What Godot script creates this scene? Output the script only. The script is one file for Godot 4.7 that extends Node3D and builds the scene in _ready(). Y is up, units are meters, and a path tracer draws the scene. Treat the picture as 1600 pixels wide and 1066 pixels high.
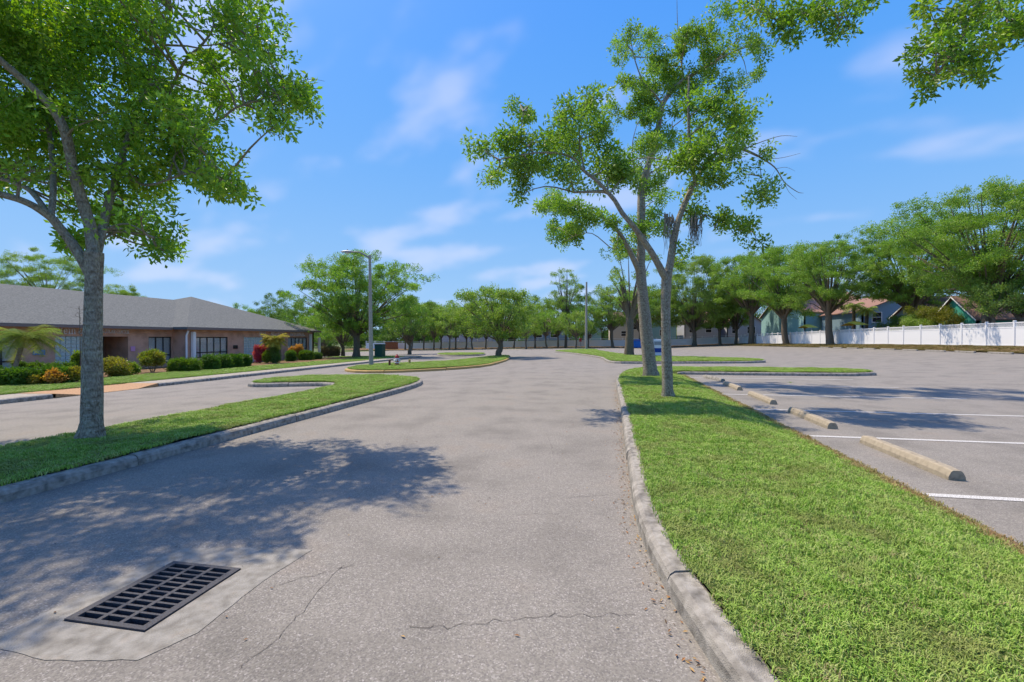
extends Node3D
# Car park seen from the driveway. Road runs along -Z, X is to the right; camera stands on the asphalt beside the right kerb.

const F := 700.0
const EYE := 1.54
const YAW := 10.5
var cy := cos(deg_to_rad(YAW))
var sy := sin(deg_to_rad(YAW))
var used := {}
var M := {}
var rng := RandomNumberGenerator.new()
var leaf_meshes := []
var tuft_meshes := []
var nz := FastNoiseLite.new()

# ---------------------------------------------------------------- terrain and pixel helpers
func sp(x: float, w: float) -> float:
	return w * log(1.0 + exp(minf(x / w, 40.0)))

func hh(x: float, z: float) -> float:
	var d := -z
	var xr := minf(x, 26.5)
	var y := 0.047 * sp(xr - 13.0, 1.5) - 0.018 * sp(-maxf(x, -45.0) - 5.0, 1.5) - 0.008 * sp(minf(d, 130.0) - 50.0, 4.0)
	return y

func P(x: float, d: float, up := 0.0) -> Vector3:
	return Vector3(x, hh(x, -d) + up, -d)

func pd(px: float, py: float, zc: float) -> Vector3:
	var r := (px - 800.0) / F
	return Vector3(zc * (r * cy - sy), EYE + (530.0 - py) / F * zc, -zc * (cy + r * sy))

func gp(px: float, py: float, up := 0.0) -> Vector3:
	var z := 0.6
	while z < 300.0:
		var p := pd(px, py, z)
		if p.y < hh(p.x, p.z) + up:
			return Vector3(p.x, hh(p.x, p.z) + up, p.z)
		z *= 1.003
	return pd(px, py, 300.0)

func zc_of(p: Vector3) -> float:
	return -p.z * cy - p.x * sy

func at_x(px: float, x: float) -> float:      # distance along the road of the point at x that is seen in direction px
	var r := (px - 800.0) / F
	return x / (r * cy - sy) * (cy + r * sy)

func at_d(px: float, d: float) -> float:      # x of the point at distance d
	var r := (px - 800.0) / F
	return d / (cy + r * sy) * (r * cy - sy)

# ---------------------------------------------------------------- nodes
func numbered(n: String) -> String:
	if not used.has(n):
		used[n] = 0
		return n
	used[n] += 1
	return "%s_%03d" % [n, used[n]]

func thing(called: String, label: String, category: String, at := Vector3.ZERO, group := "", kind := "") -> Node3D:
	var o := Node3D.new()
	o.name = numbered(called)
	o.position = at
	o.set_meta("label", label)
	o.set_meta("category", category)
	if group != "":
		o.set_meta("group", group)
	if kind != "":
		o.set_meta("kind", kind)
	add_child(o)
	return o

class MB:
	var v := PackedVector3Array()
	var n := PackedVector3Array()
	var ix := PackedInt32Array()
	var uv := PackedVector2Array()
	func vert(p: Vector3, nn: Vector3, u := Vector2.ZERO) -> int:
		v.append(p)
		n.append(nn)
		uv.append(u)
		return v.size() - 1
	func tri(a: int, b: int, c: int) -> void:   # counter-clockwise seen from the front
		ix.append(a)
		ix.append(c)
		ix.append(b)
	func quad(a: Vector3, b: Vector3, c: Vector3, d: Vector3) -> void:
		var nn := (b - a).cross(c - a)
		if nn.length() < 1e-12:
			nn = (c - a).cross(d - a)
		nn = nn.normalized()
		var i := vert(a, nn)
		vert(b, nn)
		vert(c, nn)
		vert(d, nn)
		tri(i, i + 1, i + 2)
		tri(i, i + 2, i + 3)
	func tri3(a: Vector3, b: Vector3, c: Vector3) -> void:
		var nn := (b - a).cross(c - a).normalized()
		var i := vert(a, nn)
		vert(b, nn)
		vert(c, nn)
		tri(i, i + 1, i + 2)
	func box(lo: Vector3, hi: Vector3) -> void:
		obox(Transform3D(Basis(), (lo + hi) / 2), hi - lo)
	func obox(t: Transform3D, s: Vector3) -> void:
		var h := s / 2
		var c := []
		for k in 8:
			c.append(t * Vector3(h.x * (1 if k & 1 else -1), h.y * (1 if k & 2 else -1), h.z * (1 if k & 4 else -1)))
		quad(c[4], c[5], c[7], c[6])
		quad(c[1], c[0], c[2], c[3])
		quad(c[5], c[1], c[3], c[7])
		quad(c[0], c[4], c[6], c[2])
		quad(c[6], c[7], c[3], c[2])
		quad(c[0], c[1], c[5], c[4])
	func rbox(t: Transform3D, s: Vector3, b: float) -> void:   # box with chamfered edges, top and sides
		var o := PackedVector2Array()
		var hx := s.x / 2
		var hz := s.z / 2
		o.append_array([Vector2(-hx + b, -hz), Vector2(hx - b, -hz), Vector2(hx, -hz + b), Vector2(hx, hz - b), Vector2(hx - b, hz), Vector2(-hx + b, hz), Vector2(-hx, hz - b), Vector2(-hx, -hz + b)])
		var q := PackedVector2Array()
		for p in o:
			q.append(Vector2(p.x * (1 - b / hx), p.y * (1 - b / hz)))
		var y0 := -s.y / 2
		var y1 := s.y / 2
		for k in 8:
			var a := o[k]
			var c := o[(k + 1) % 8]
			var a2 := q[k]
			var c2 := q[(k + 1) % 8]
			quad(t * Vector3(c.x, y0, c.y), t * Vector3(a.x, y0, a.y), t * Vector3(a.x, y1 - b, a.y), t * Vector3(c.x, y1 - b, c.y))
			quad(t * Vector3(c.x, y1 - b, c.y), t * Vector3(a.x, y1 - b, a.y), t * Vector3(a2.x, y1, a2.y), t * Vector3(c2.x, y1, c2.y))
			tri3(t * Vector3(0, y1, 0), t * Vector3(c2.x, y1, c2.y), t * Vector3(a2.x, y1, a2.y))
			tri3(t * Vector3(0, y0, 0), t * Vector3(a.x, y0, a.y), t * Vector3(c.x, y0, c.y))
	func tube(pts: PackedVector3Array, rad: PackedFloat32Array, sides := 8, bump := 0.0, cap := true, seed := 0.0) -> void:
		if pts.size() < 2:
			return
		var up := Vector3(0.3, 0.1, 0.9).normalized()
		var first := v.size()
		for k in pts.size():
			var t := (pts[mini(k + 1, pts.size() - 1)] - pts[maxi(k - 1, 0)]).normalized()
			var a := (up - t * up.dot(t)).normalized()
			var b := t.cross(a)
			up = a
			for j in sides + 1:
				var an := TAU * (j % sides) / sides
				var dir := a * cos(an) + b * sin(an)
				var r := rad[k] * (1.0 + bump * (sin(an * 2.0 + k * 0.7 + seed) * 0.5 + sin(an * 3.0 - k * 0.43 + seed * 2.0) * 0.35 + sin(k * 1.9 + an + seed) * 0.3))
				vert(pts[k] + dir * r, dir, Vector2(float(j) / sides, k * 0.2))
		for k in pts.size() - 1:
			for j in sides:
				var i := first + k * (sides + 1) + j
				tri(i, i + 1, i + sides + 2)
				tri(i, i + sides + 2, i + sides + 1)
		if cap:
			var e := vert(pts[pts.size() - 1], (pts[pts.size() - 1] - pts[pts.size() - 2]).normalized())
			var l := first + (pts.size() - 1) * (sides + 1)
			for j in sides:
				tri(l + j, l + j + 1, e)
	func lathe(c: Vector3, prof: Array, sides := 16) -> void:   # prof: [radius, height] from the bottom up
		for k in prof.size() - 1:
			var p = prof[k]
			var q = prof[k + 1]
			var sl := Vector2(q[1] - p[1], p[0] - q[0]).normalized()
			var i0 := v.size()
			for j in sides + 1:
				var an := TAU * j / sides
				var dir := Vector3(cos(an), 0, -sin(an))
				var nn := Vector3(dir.x * sl.x, sl.y, dir.z * sl.x)
				vert(c + dir * p[0] + Vector3(0, p[1], 0), nn)
				vert(c + dir * q[0] + Vector3(0, q[1], 0), nn)
			for j in sides:
				var i := i0 + j * 2
				tri(i, i + 2, i + 3)
				tri(i, i + 3, i + 1)
	func mesh() -> ArrayMesh:
		var a := []
		a.resize(Mesh.ARRAY_MAX)
		a[Mesh.ARRAY_VERTEX] = v
		a[Mesh.ARRAY_NORMAL] = n
		a[Mesh.ARRAY_TEX_UV] = uv
		a[Mesh.ARRAY_INDEX] = ix
		var m := ArrayMesh.new()
		m.add_surface_from_arrays(Mesh.PRIMITIVE_TRIANGLES, a)
		return m

func part(mb: MB, called: String, mat: Material, parent: Node3D, kind := "") -> MeshInstance3D:
	# geometry is given in world metres; the part is set back by its parent's place
	var o := MeshInstance3D.new()
	o.mesh = mb.mesh()
	o.material_override = mat
	o.name = called
	if kind != "":
		o.set_meta("kind", kind)
	parent.add_child(o, true)
	if parent != self:
		var q := Vector3.ZERO
		var n: Node = parent
		while n is Node3D and n != self:
			q += (n as Node3D).position
			n = n.get_parent()
		o.position = -q
	return o

func single(mb: MB, called: String, mat: Material, label: String, category: String, group := "", kind := "") -> MeshInstance3D:
	var o := part(mb, numbered(called), mat, self, kind)
	o.set_meta("label", label)
	o.set_meta("category", category)
	if group != "":
		o.set_meta("group", group)
	return o

# ---------------------------------------------------------------- materials
func noise_tex(freq: float, octaves: int, ramp: Array, seed := 1, size := 512, kind := FastNoiseLite.TYPE_SIMPLEX_SMOOTH, normal := false, bump := 4.0) -> NoiseTexture2D:
	var f := FastNoiseLite.new()
	f.noise_type = kind
	f.seed = seed
	f.frequency = freq
	f.fractal_octaves = octaves
	if kind == FastNoiseLite.TYPE_CELLULAR:
		f.cellular_return_type = FastNoiseLite.RETURN_CELL_VALUE
		f.fractal_type = FastNoiseLite.FRACTAL_NONE
	var t := NoiseTexture2D.new()
	t.width = size
	t.height = size
	t.seamless = true
	t.generate_mipmaps = false
	t.noise = f
	if normal:
		t.as_normal_map = true
		t.bump_strength = bump
	if ramp.size() > 0:
		var g := Gradient.new()
		var off := PackedFloat32Array()
		var col := PackedColorArray()
		for r in ramp:
			off.append(r[0])
			col.append(r[1])
		g.offsets = off
		g.colors = col
		t.color_ramp = g
	return t

func lin(r: float, g: float, b: float) -> Color:   # a real-world base colour
	return Color(r, g, b).linear_to_srgb()

func mat(called: String, col: Color, rough := 0.8, tex: Texture2D = null, scale := 1.0, normal: Texture2D = null, nscale := 1.0, big: Texture2D = null, bscale := 0.1) -> StandardMaterial3D:
	var m := StandardMaterial3D.new()
	m.resource_name = called
	m.albedo_color = col
	m.roughness = rough
	m.metallic_specular = 0.35
	if tex or normal:
		m.uv1_triplanar = true
		m.uv1_world_triplanar = true
		m.uv1_scale = Vector3.ONE * scale
	m.albedo_texture = tex
	if normal:
		m.normal_enabled = true
		m.normal_texture = normal
		m.normal_scale = nscale
	if big:
		m.detail_enabled = true
		m.detail_blend_mode = BaseMaterial3D.BLEND_MODE_MUL
		m.detail_albedo = big
		m.detail_uv_layer = BaseMaterial3D.DETAIL_UV_2
		m.uv2_triplanar = true
		m.uv2_world_triplanar = true
		m.uv2_scale = Vector3.ONE * bscale
	M[called] = m
	return m

func g8(v: float) -> Color:
	return Color(v, v, v)

func make_materials() -> void:
	var CELL := FastNoiseLite.TYPE_CELLULAR
	var agg := noise_tex(0.11, 1, [[0.0, lin(0.165, 0.153, 0.14)], [0.3, lin(0.205, 0.191, 0.166)], [0.55, lin(0.235, 0.219, 0.19)], [0.85, lin(0.262, 0.245, 0.212)], [0.95, lin(0.31, 0.29, 0.265)], [1.0, lin(0.38, 0.355, 0.32)]], 3, 1024, CELL)
	var agg_n := noise_tex(0.12, 2, [], 5, 1024, FastNoiseLite.TYPE_SIMPLEX, true, 5.0)
	var patch := noise_tex(0.012, 5, [[0.0, g8(0.86)], [0.35, g8(0.95)], [0.5, g8(0.98)], [0.7, g8(1.0)], [1.0, Color(1.0, 0.98, 0.96)]], 9, 512)
	mat("asphalt", Color.WHITE, 0.9, agg, 1.15, agg_n, 0.22, patch, 0.13)
	var con := noise_tex(0.02, 6, [[0.0, lin(0.24, 0.22, 0.19)], [0.4, lin(0.32, 0.3, 0.26)], [0.6, lin(0.36, 0.34, 0.3)], [1.0, lin(0.43, 0.405, 0.36)]], 21, 512)
	var fine_n := noise_tex(0.15, 3, [], 6, 512, FastNoiseLite.TYPE_SIMPLEX, true, 4.0)
	var stain := noise_tex(0.02, 5, [[0.0, g8(0.6)], [0.35, g8(0.86)], [0.5, g8(0.97)], [1.0, g8(1.0)]], 33, 512)
	mat("concrete", Color.WHITE, 0.9, con, 1.3, fine_n, 0.7, stain, 0.5)
	mat("apron", lin(0.76, 0.77, 0.77), 0.85, con, 0.9, fine_n, 0.4, patch, 0.9)
	mat("sidewalk", lin(0.95, 0.92, 0.86), 0.9, con, 0.7, fine_n, 0.4)
	mat("ramp_paint", lin(0.45, 0.27, 0.14), 0.85, noise_tex(0.03, 4, [[0.0, g8(0.7)], [0.5, g8(0.95)], [1.0, g8(1.0)]], 40), 0.8)
	mat("yellow_kerb", lin(0.56, 0.38, 0.14), 0.8, noise_tex(0.04, 4, [[0.0, g8(0.55)], [0.4, g8(0.9)], [1.0, g8(1.0)]], 41), 1.2, fine_n, 0.5)
	mat("wheel_stop", lin(0.4, 0.345, 0.255), 0.9, noise_tex(0.02, 5, [[0.0, g8(0.75)], [0.4, g8(0.92)], [0.6, g8(0.95)], [1.0, g8(1.0)]], 42), 1.1, fine_n, 0.7)
	mat("paint", lin(0.6, 0.6, 0.575), 0.8, noise_tex(0.12, 4, [[0.0, Color(0.6, 0.57, 0.54)], [0.36, Color(0.72, 0.7, 0.67)], [0.46, g8(0.97)], [1.0, g8(1.0)]], 43), 1.1)
	mat("soil", Color.WHITE, 0.95, noise_tex(0.05, 4, [[0.0, lin(0.03, 0.05, 0.012)], [0.4, lin(0.06, 0.1, 0.02)], [0.65, lin(0.1, 0.12, 0.03)], [1.0, lin(0.16, 0.14, 0.06)]], 44), 1.5, fine_n, 1.0)
	mat("mulch", Color.WHITE, 0.95, noise_tex(0.07, 4, [[0.0, lin(0.06, 0.035, 0.02)], [0.4, lin(0.17, 0.1, 0.055)], [0.65, lin(0.26, 0.17, 0.09)], [1.0, lin(0.36, 0.27, 0.16)]], 45), 0.9, fine_n, 1.0, noise_tex(0.02, 4, [[0.0, Color(0.7, 0.85, 0.5)], [0.5, g8(1.0)], [1.0, Color(1.0, 0.95, 0.85)]], 46), 0.12)
	mat("earth", Color.WHITE, 0.95, noise_tex(0.03, 4, [[0.0, lin(0.05, 0.08, 0.02)], [0.5, lin(0.09, 0.12, 0.035)], [1.0, lin(0.16, 0.15, 0.07)]], 47), 0.3)
	var bark := noise_tex(0.03, 5, [[0.0, lin(0.12, 0.098, 0.073)], [0.35, lin(0.28, 0.24, 0.185)], [0.55, lin(0.4, 0.355, 0.29)], [0.75, lin(0.46, 0.43, 0.36)], [1.0, lin(0.58, 0.55, 0.48)]], 50, 512)
	var bark_n := noise_tex(0.05, 5, [], 51, 512, FastNoiseLite.TYPE_SIMPLEX, true, 9.0)
	mat("bark", Color.WHITE, 0.95, bark, 1.4, bark_n, 1.3, noise_tex(0.02, 4, [[0.0, Color(0.7, 0.66, 0.6)], [0.5, g8(0.95)], [1.0, Color(0.97, 1.0, 0.93)]], 52), 0.6)
	M.bark.uv1_scale = Vector3(2.2, 0.9, 2.2)
	mat("dark_bark", lin(0.5, 0.46, 0.42), 0.95, bark, 1.0, bark_n, 1.0)
	mat("moss", lin(0.24, 0.22, 0.19), 0.95)
	var leaf := StandardMaterial3D.new()
	leaf.resource_name = "leaf"
	leaf.vertex_color_use_as_albedo = true
	leaf.roughness = 0.45
	leaf.metallic_specular = 0.4
	leaf.backlight_enabled = true
	leaf.backlight = Color(0.85, 0.95, 0.4)
	M.leaf = leaf
	var blade := leaf.duplicate()
	blade.resource_name = "grass_blade"
	blade.roughness = 0.6
	blade.metallic_specular = 0.25
	blade.backlight = Color(0.55, 0.62, 0.25)
	M.blade = blade
	var rough := leaf.duplicate()
	rough.backlight_enabled = false
	rough.roughness = 0.9
	M.litter = rough
	mat("brick", lin(0.74, 0.44, 0.315), 0.9, noise_tex(0.08, 3, [[0.0, g8(0.72)], [0.5, g8(0.93)], [1.0, g8(1.0)]], 60), 2.0, fine_n, 0.5, noise_tex(0.015, 3, [[0.0, g8(0.85)], [0.6, g8(1.0)], [1.0, g8(1.0)]], 61), 0.15)
	mat("shingle", Color.WHITE, 0.9, noise_tex(0.11, 1, [[0.0, lin(0.075, 0.083, 0.08)], [0.5, lin(0.115, 0.125, 0.12)], [1.0, lin(0.17, 0.18, 0.17)]], 62, 512, CELL), 0.33, fine_n, 0.4)
	M.shingle.uv1_scale = Vector3(0.55, 1.1, 0.3)
	mat("fascia", lin(0.22, 0.17, 0.15), 0.7)
	mat("white_trim", lin(0.78, 0.78, 0.76), 0.6)
	mat("dark_frame", lin(0.025, 0.022, 0.022), 0.45)
	mat("door", lin(0.02, 0.02, 0.022), 0.4)
	mat("blind", lin(0.62, 0.61, 0.57), 0.7)
	mat("room", lin(0.12, 0.11, 0.1), 0.9)
	var gl := mat("glass", lin(0.5, 0.58, 0.6), 0.04)
	gl.transparency = BaseMaterial3D.TRANSPARENCY_ALPHA
	gl.albedo_color.a = 0.3
	gl.metallic_specular = 0.6
	var gb := mat("glass_block", lin(0.45, 0.55, 0.55), 0.15)
	gb.metallic_specular = 0.6
	mat("blue_sign", lin(0.04, 0.19, 0.55), 0.5)
	mat("pink_sign", lin(0.6, 0.3, 0.5), 0.5)
	mat("letter", lin(0.75, 0.72, 0.76), 0.5)
	mat("vinyl", lin(0.78, 0.79, 0.8), 0.45)
	mat("cast_iron", lin(0.06, 0.063, 0.075), 0.55, noise_tex(0.06, 4, [[0.0, Color(0.75, 0.65, 0.6)], [0.5, g8(0.95)], [1.0, g8(1.0)]], 64), 2.0, fine_n, 0.5)
	mat("pit", lin(0.34, 0.32, 0.28), 0.95, noise_tex(0.05, 3, [[0.0, g8(0.7)], [1.0, g8(1.0)]], 65), 1.5)
	mat("crack", lin(0.08, 0.072, 0.065), 0.95)
	mat("wood_pole", lin(0.42, 0.38, 0.32), 0.9, noise_tex(0.05, 4, [[0.0, g8(0.6)], [0.6, g8(1.0)], [1.0, g8(1.0)]], 66), 1.0)
	M.wood_pole.uv1_scale = Vector3(4, 0.3, 4)
	var alu := mat("galvanised", lin(0.28, 0.29, 0.3), 0.55)
	alu.metallic = 0.5
	mat("lamp_lens", lin(0.6, 0.62, 0.6), 0.2)
	mat("red_paint", lin(0.42, 0.05, 0.04), 0.5)
	mat("white_paint", lin(0.75, 0.73, 0.72), 0.5)
	mat("brown_post", lin(0.14, 0.045, 0.025), 0.7)
	mat("green_box", lin(0.03, 0.085, 0.055), 0.5)
	mat("blue_steel", lin(0.015, 0.14, 0.48), 0.35)
	mat("dark_blue", lin(0.01, 0.05, 0.25), 0.45)
	mat("brown_wood", lin(0.3, 0.1, 0.045), 0.8)
	mat("teal_siding", lin(0.27, 0.47, 0.48), 0.8)
	mat("green_siding", lin(0.05, 0.3, 0.22), 0.8)
	mat("blue_siding", lin(0.2, 0.3, 0.38), 0.8)
	mat("grey_siding", lin(0.4, 0.42, 0.46), 0.8)
	mat("cream_siding", lin(0.55, 0.5, 0.42), 0.8)
	mat("clay_roof", lin(0.34, 0.2, 0.15), 0.9, noise_tex(0.1, 2, [[0.0, g8(0.75)], [1.0, g8(1.0)]], 67), 0.4)
	mat("brown_roof", lin(0.27, 0.17, 0.135), 0.9, noise_tex(0.1, 2, [[0.0, g8(0.75)], [1.0, g8(1.0)]], 68), 0.4)
	mat("yellow_cloth", lin(0.8, 0.62, 0.08), 0.7)

# ---------------------------------------------------------------- foliage
func make_leaf_meshes() -> void:
	for k in 4:
		var mb := MB.new()
		rng.seed = 100 + k
		for i in 15:
			var o := Vector3(rng.randfn(), rng.randfn(), rng.randfn()).normalized() * 0.1 * pow(rng.randf(), 0.5)
			var dir := (o.normalized() + Vector3(rng.randfn(), rng.randfn() * 0.7 + 0.15, rng.randfn()) * 0.6).normalized()
			var side := dir.cross(Vector3(rng.randfn(), rng.randfn() + 1.2, rng.randfn()).normalized()).normalized()
			var nn := side.cross(dir).normalized()
			var l := rng.randf_range(0.055, 0.085)
			var w := l * rng.randf_range(0.19, 0.26)
			var a := o
			var c := o + dir * l - nn * l * 0.12
			var m := o + dir * l * 0.48
			var b := m + side * w + nn * w * 0.35
			var d := m - side * w + nn * w * 0.35
			mb.tri3(a, b, c)
			mb.tri3(a, c, d)
		leaf_meshes.append(mb.mesh())
	for k in 4:
		var mb := MB.new()
		rng.seed = 200 + k
		for i in 14:
			var an := rng.randf() * TAU
			var o := Vector3(cos(an), 0, sin(an)) * 0.05 * sqrt(rng.randf())
			var lean := rng.randf() * TAU
			var hgt := rng.randf_range(0.022, 0.042)
			var out := Vector3(cos(lean), 0, sin(lean)) * rng.randf_range(0.008, 0.045)
			var side := Vector3(-sin(lean + rng.randf_range(-0.6, 0.6)), 0, cos(lean)) * rng.randf_range(0.0018, 0.003)
			var mid := o + out * 0.4 + Vector3(0, hgt * 0.7, 0)
			var tip := o + out + Vector3(0, hgt * rng.randf_range(0.75, 1.0), 0)
			mb.quad(o - side, o + side, mid + side * 0.8, mid - side * 0.8)
			mb.tri3(mid - side * 0.8, mid + side * 0.8, tip)
		tuft_meshes.append(mb.mesh())

func pick(pal: Array) -> Color:
	var a: Color = pal[rng.randi() % pal.size()]
	var b: Color = pal[rng.randi() % pal.size()]
	var c := a.lerp(b, rng.randf())
	var k := rng.randf_range(0.8, 1.2)
	return Color(c.r * k, c.g * k, c.b * k)

func multi(parent: Node3D, called: String, mesh: Mesh, xf: Array, cols: Array, material: Material) -> MultiMeshInstance3D:
	var mm := MultiMesh.new()
	mm.transform_format = MultiMesh.TRANSFORM_3D
	mm.use_colors = true
	mm.mesh = mesh
	mm.instance_count = xf.size()
	for i in xf.size():
		mm.set_instance_transform(i, xf[i])
		mm.set_instance_color(i, cols[i])
	var o := MultiMeshInstance3D.new()
	o.multimesh = mm
	o.material_override = material
	o.name = called
	o.set_meta("kind", "stuff")
	parent.add_child(o, true)
	return o

func ragged(clumps: Array, n: int) -> Array:      # breaks round clumps up into uneven lobes
	var out := []
	for c in clumps:
		var r: Vector3 = c[1]
		for k in n:
			var o := Vector3(clampf(rng.randfn(), -1.4, 1.4), clampf(rng.randfn(), -1.3, 1.3) * 0.8, clampf(rng.randfn(), -1.4, 1.4)) * r * 0.62
			var f := rng.randf_range(0.35, 0.85)
			out.append([c[0] + o, Vector3(r.x * f * rng.randf_range(0.7, 1.5), r.y * f * rng.randf_range(0.5, 1.0), r.z * f * rng.randf_range(0.7, 1.5)), maxf(2.0, c[2] / float(n) * rng.randf_range(0.5, 1.5))])
	return out

func foliage(parent: Node3D, called: String, clumps: Array, size: float, pal: Array, var_mesh := 0) -> void:
	# clumps: [centre, radii, count]; leaf sprays through each clump's volume, thicker towards its skin
	var xf := []
	var cols := []
	var org := parent.position
	for c in clumps:
		var tone := pick(pal)
		for i in int(c[2]):
			var dir := Vector3(rng.randfn(), rng.randfn(), rng.randfn()).normalized()
			var p: Vector3 = c[0] + dir * (c[1] as Vector3) * pow(rng.randf(), 0.55)
			var up := (dir + Vector3(rng.randfn(), rng.randfn() + 0.6, rng.randfn()) * 0.7).normalized()
			var sx := up.cross(Vector3(rng.randfn(), rng.randfn(), rng.randfn()).normalized()).normalized()
			var s := size * rng.randf_range(0.75, 1.3)
			xf.append(Transform3D(Basis(sx, up, sx.cross(up)) * s, p - org))
			cols.append(tone.lerp(pick(pal), 0.65))
	multi(parent, called, leaf_meshes[var_mesh % 4], xf, cols, M.leaf)

func smooth_path(p: Array, r: Array, step := 4) -> Array:
	var pts := PackedVector3Array()
	var rad := PackedFloat32Array()
	for k in p.size() - 1:
		var a: Vector3 = p[maxi(k - 1, 0)]
		var b: Vector3 = p[k]
		var c: Vector3 = p[k + 1]
		var d: Vector3 = p[mini(k + 2, p.size() - 1)]
		for j in step:
			var t := float(j) / step
			pts.append(b.cubic_interpolate(c, a, d, t))
			rad.append(lerpf(r[k], r[k + 1], t))
	pts.append(p[p.size() - 1])
	rad.append(r[r.size() - 1])
	return [pts, rad]

const GREEN_A := [Color(0.448, 0.538, 0.067), Color(0.189, 0.360, 0.048), Color(0.284, 0.492, 0.057), Color(0.379, 0.567, 0.085), Color(0.151, 0.284, 0.048)]
const GREEN_B := [Color(0.207, 0.357, 0.056), Color(0.320, 0.489, 0.085), Color(0.395, 0.508, 0.132), Color(0.160, 0.263, 0.056)]
const GREEN_FAR := [Color(0.207, 0.357, 0.056), Color(0.320, 0.489, 0.085), Color(0.395, 0.508, 0.132), Color(0.160, 0.263, 0.056)]
const GREEN_LIGHT := [Color(0.251, 0.368, 0.067), Color(0.335, 0.452, 0.101), Color(0.385, 0.452, 0.151), Color(0.200, 0.301, 0.067)]
const GREEN_DARK := [Color(0.101, 0.185, 0.042), Color(0.151, 0.252, 0.050), Color(0.202, 0.286, 0.076)]
const GRASS := [Color(0.25, 0.41, 0.065), Color(0.3, 0.48, 0.08), Color(0.36, 0.49, 0.11), Color(0.21, 0.36, 0.055), Color(0.42, 0.47, 0.17)]

func limb(parent: Node3D, called: String, p: Array, r: Array, material: Material, sides := 8, bump := 0.1) -> PackedVector3Array:
	var s := smooth_path(p, r)
	var mb := MB.new()
	mb.tube(s[0], s[1], sides, bump, true, rng.randf() * 6.0)
	part(mb, called, material, parent)
	return s[0]

# A near tree: limbs given as [pixel x, pixel y, depth offset] lists, leaf clumps as [pixel x, pixel y, pixel radius]; depth from where the trunk stands
func near_tree(called: String, label: String, base: Vector3, zc: float, trunk: Array, trunk_r: Array, limbs: Array, clumps: Array, size: float, density: float, pal: Array, depth_spread: float, copies: int, extra: Array, group := "") -> Node3D:
	var t := thing(called, label, "tree", base, group)
	var skeleton := PackedVector3Array()
	var tp := []
	for k in trunk.size():
		tp.append(pd(trunk[k][0], trunk[k][1], zc + trunk[k][2]))
	tp[0] = base + Vector3(0, -0.12, 0)
	# flare at the foot
	var foot: float = trunk_r[0]
	tp.insert(1, base + Vector3(0, 0.05, 0))
	tp.insert(2, base.lerp(tp[2], minf(0.22 / maxf(base.distance_to(tp[2]), 0.23), 0.6)))
	var tr2 := trunk_r.duplicate()
	tr2[0] = foot * 1.3
	tr2.insert(1, foot * 1.05)
	tr2.insert(2, lerpf(foot, trunk_r[1], 0.75))
	skeleton.append_array(limb(t, "trunk", tp, tr2, M.bark, 16, 0.06))
	for l in limbs:
		var pts := []
		for q in l[0]:
			pts.append(pd(q[0], q[1], zc + q[2]))
		var rr := []
		for k in pts.size():
			rr.append(lerpf(l[1], l[2], float(k) / (pts.size() - 1)))
		skeleton.append_array(limb(t, "limb", pts, rr, M.bark, 9, 0.08))
	var cl := []
	for c in clumps:
		for k in copies:
			var dz := (rng.randf() - 0.5) * 2.0 * depth_spread
			if copies > 1:
				dz = dz * (0.3 if k == 0 else 0.8) + 0.75
			var z: float = zc + dz + (c[3] if c.size() > 3 else 0.0)
			var p := pd(c[0] + rng.randfn() * 3.0, c[1] + rng.randfn() * 3.0, z)
			if copies > 1:
				for tries in 8:
					if shade_ok(p):
						break
					z += 0.35
					p = pd(c[0], c[1], z)
			var r: float = c[2] / F * z
			cl.append([p, Vector3(r, r * 0.85, r) * (1.15 if copies > 1 else 1.38), maxf(5.0, density * r * r * 3.0)])
	for e in extra:
		cl.append(e)
	var tw := MB.new()
	for c in cl:
		var best := Vector3.ZERO
		var bd := 1e9
		for q in skeleton:
			var ds: float = q.distance_squared_to(c[0])
			var over: float = maxf(0.0, q.y - c[0].y + 0.4 * sqrt(ds))
			var dd: float = ds + 2.0 * over * over
			if dd < bd:
				bd = dd
				best = q
		var mid: Vector3 = best.lerp(c[0], 0.55) + Vector3(rng.randfn(), rng.randfn() + 0.5, rng.randfn()) * 0.08 * sqrt(bd)
		var s := smooth_path([best, mid, c[0]], [0.022, 0.014, 0.005], 3)
		tw.tube(s[0], s[1], 5, 0.0, true)
		for k in 3:
			var e: Vector3 = c[0] + Vector3(rng.randfn(), rng.randfn(), rng.randfn()) * (c[1] as Vector3) * 0.6
			tw.tube(PackedVector3Array([mid.lerp(c[0], 0.7), e]), PackedFloat32Array([0.007, 0.002]), 4, 0.0, false)
	part(tw, "twigs", M.bark, t, "stuff")
	foliage(t, "crown", ragged(cl, 4), size, pal, rng.randi() % 4)
	return t

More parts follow.
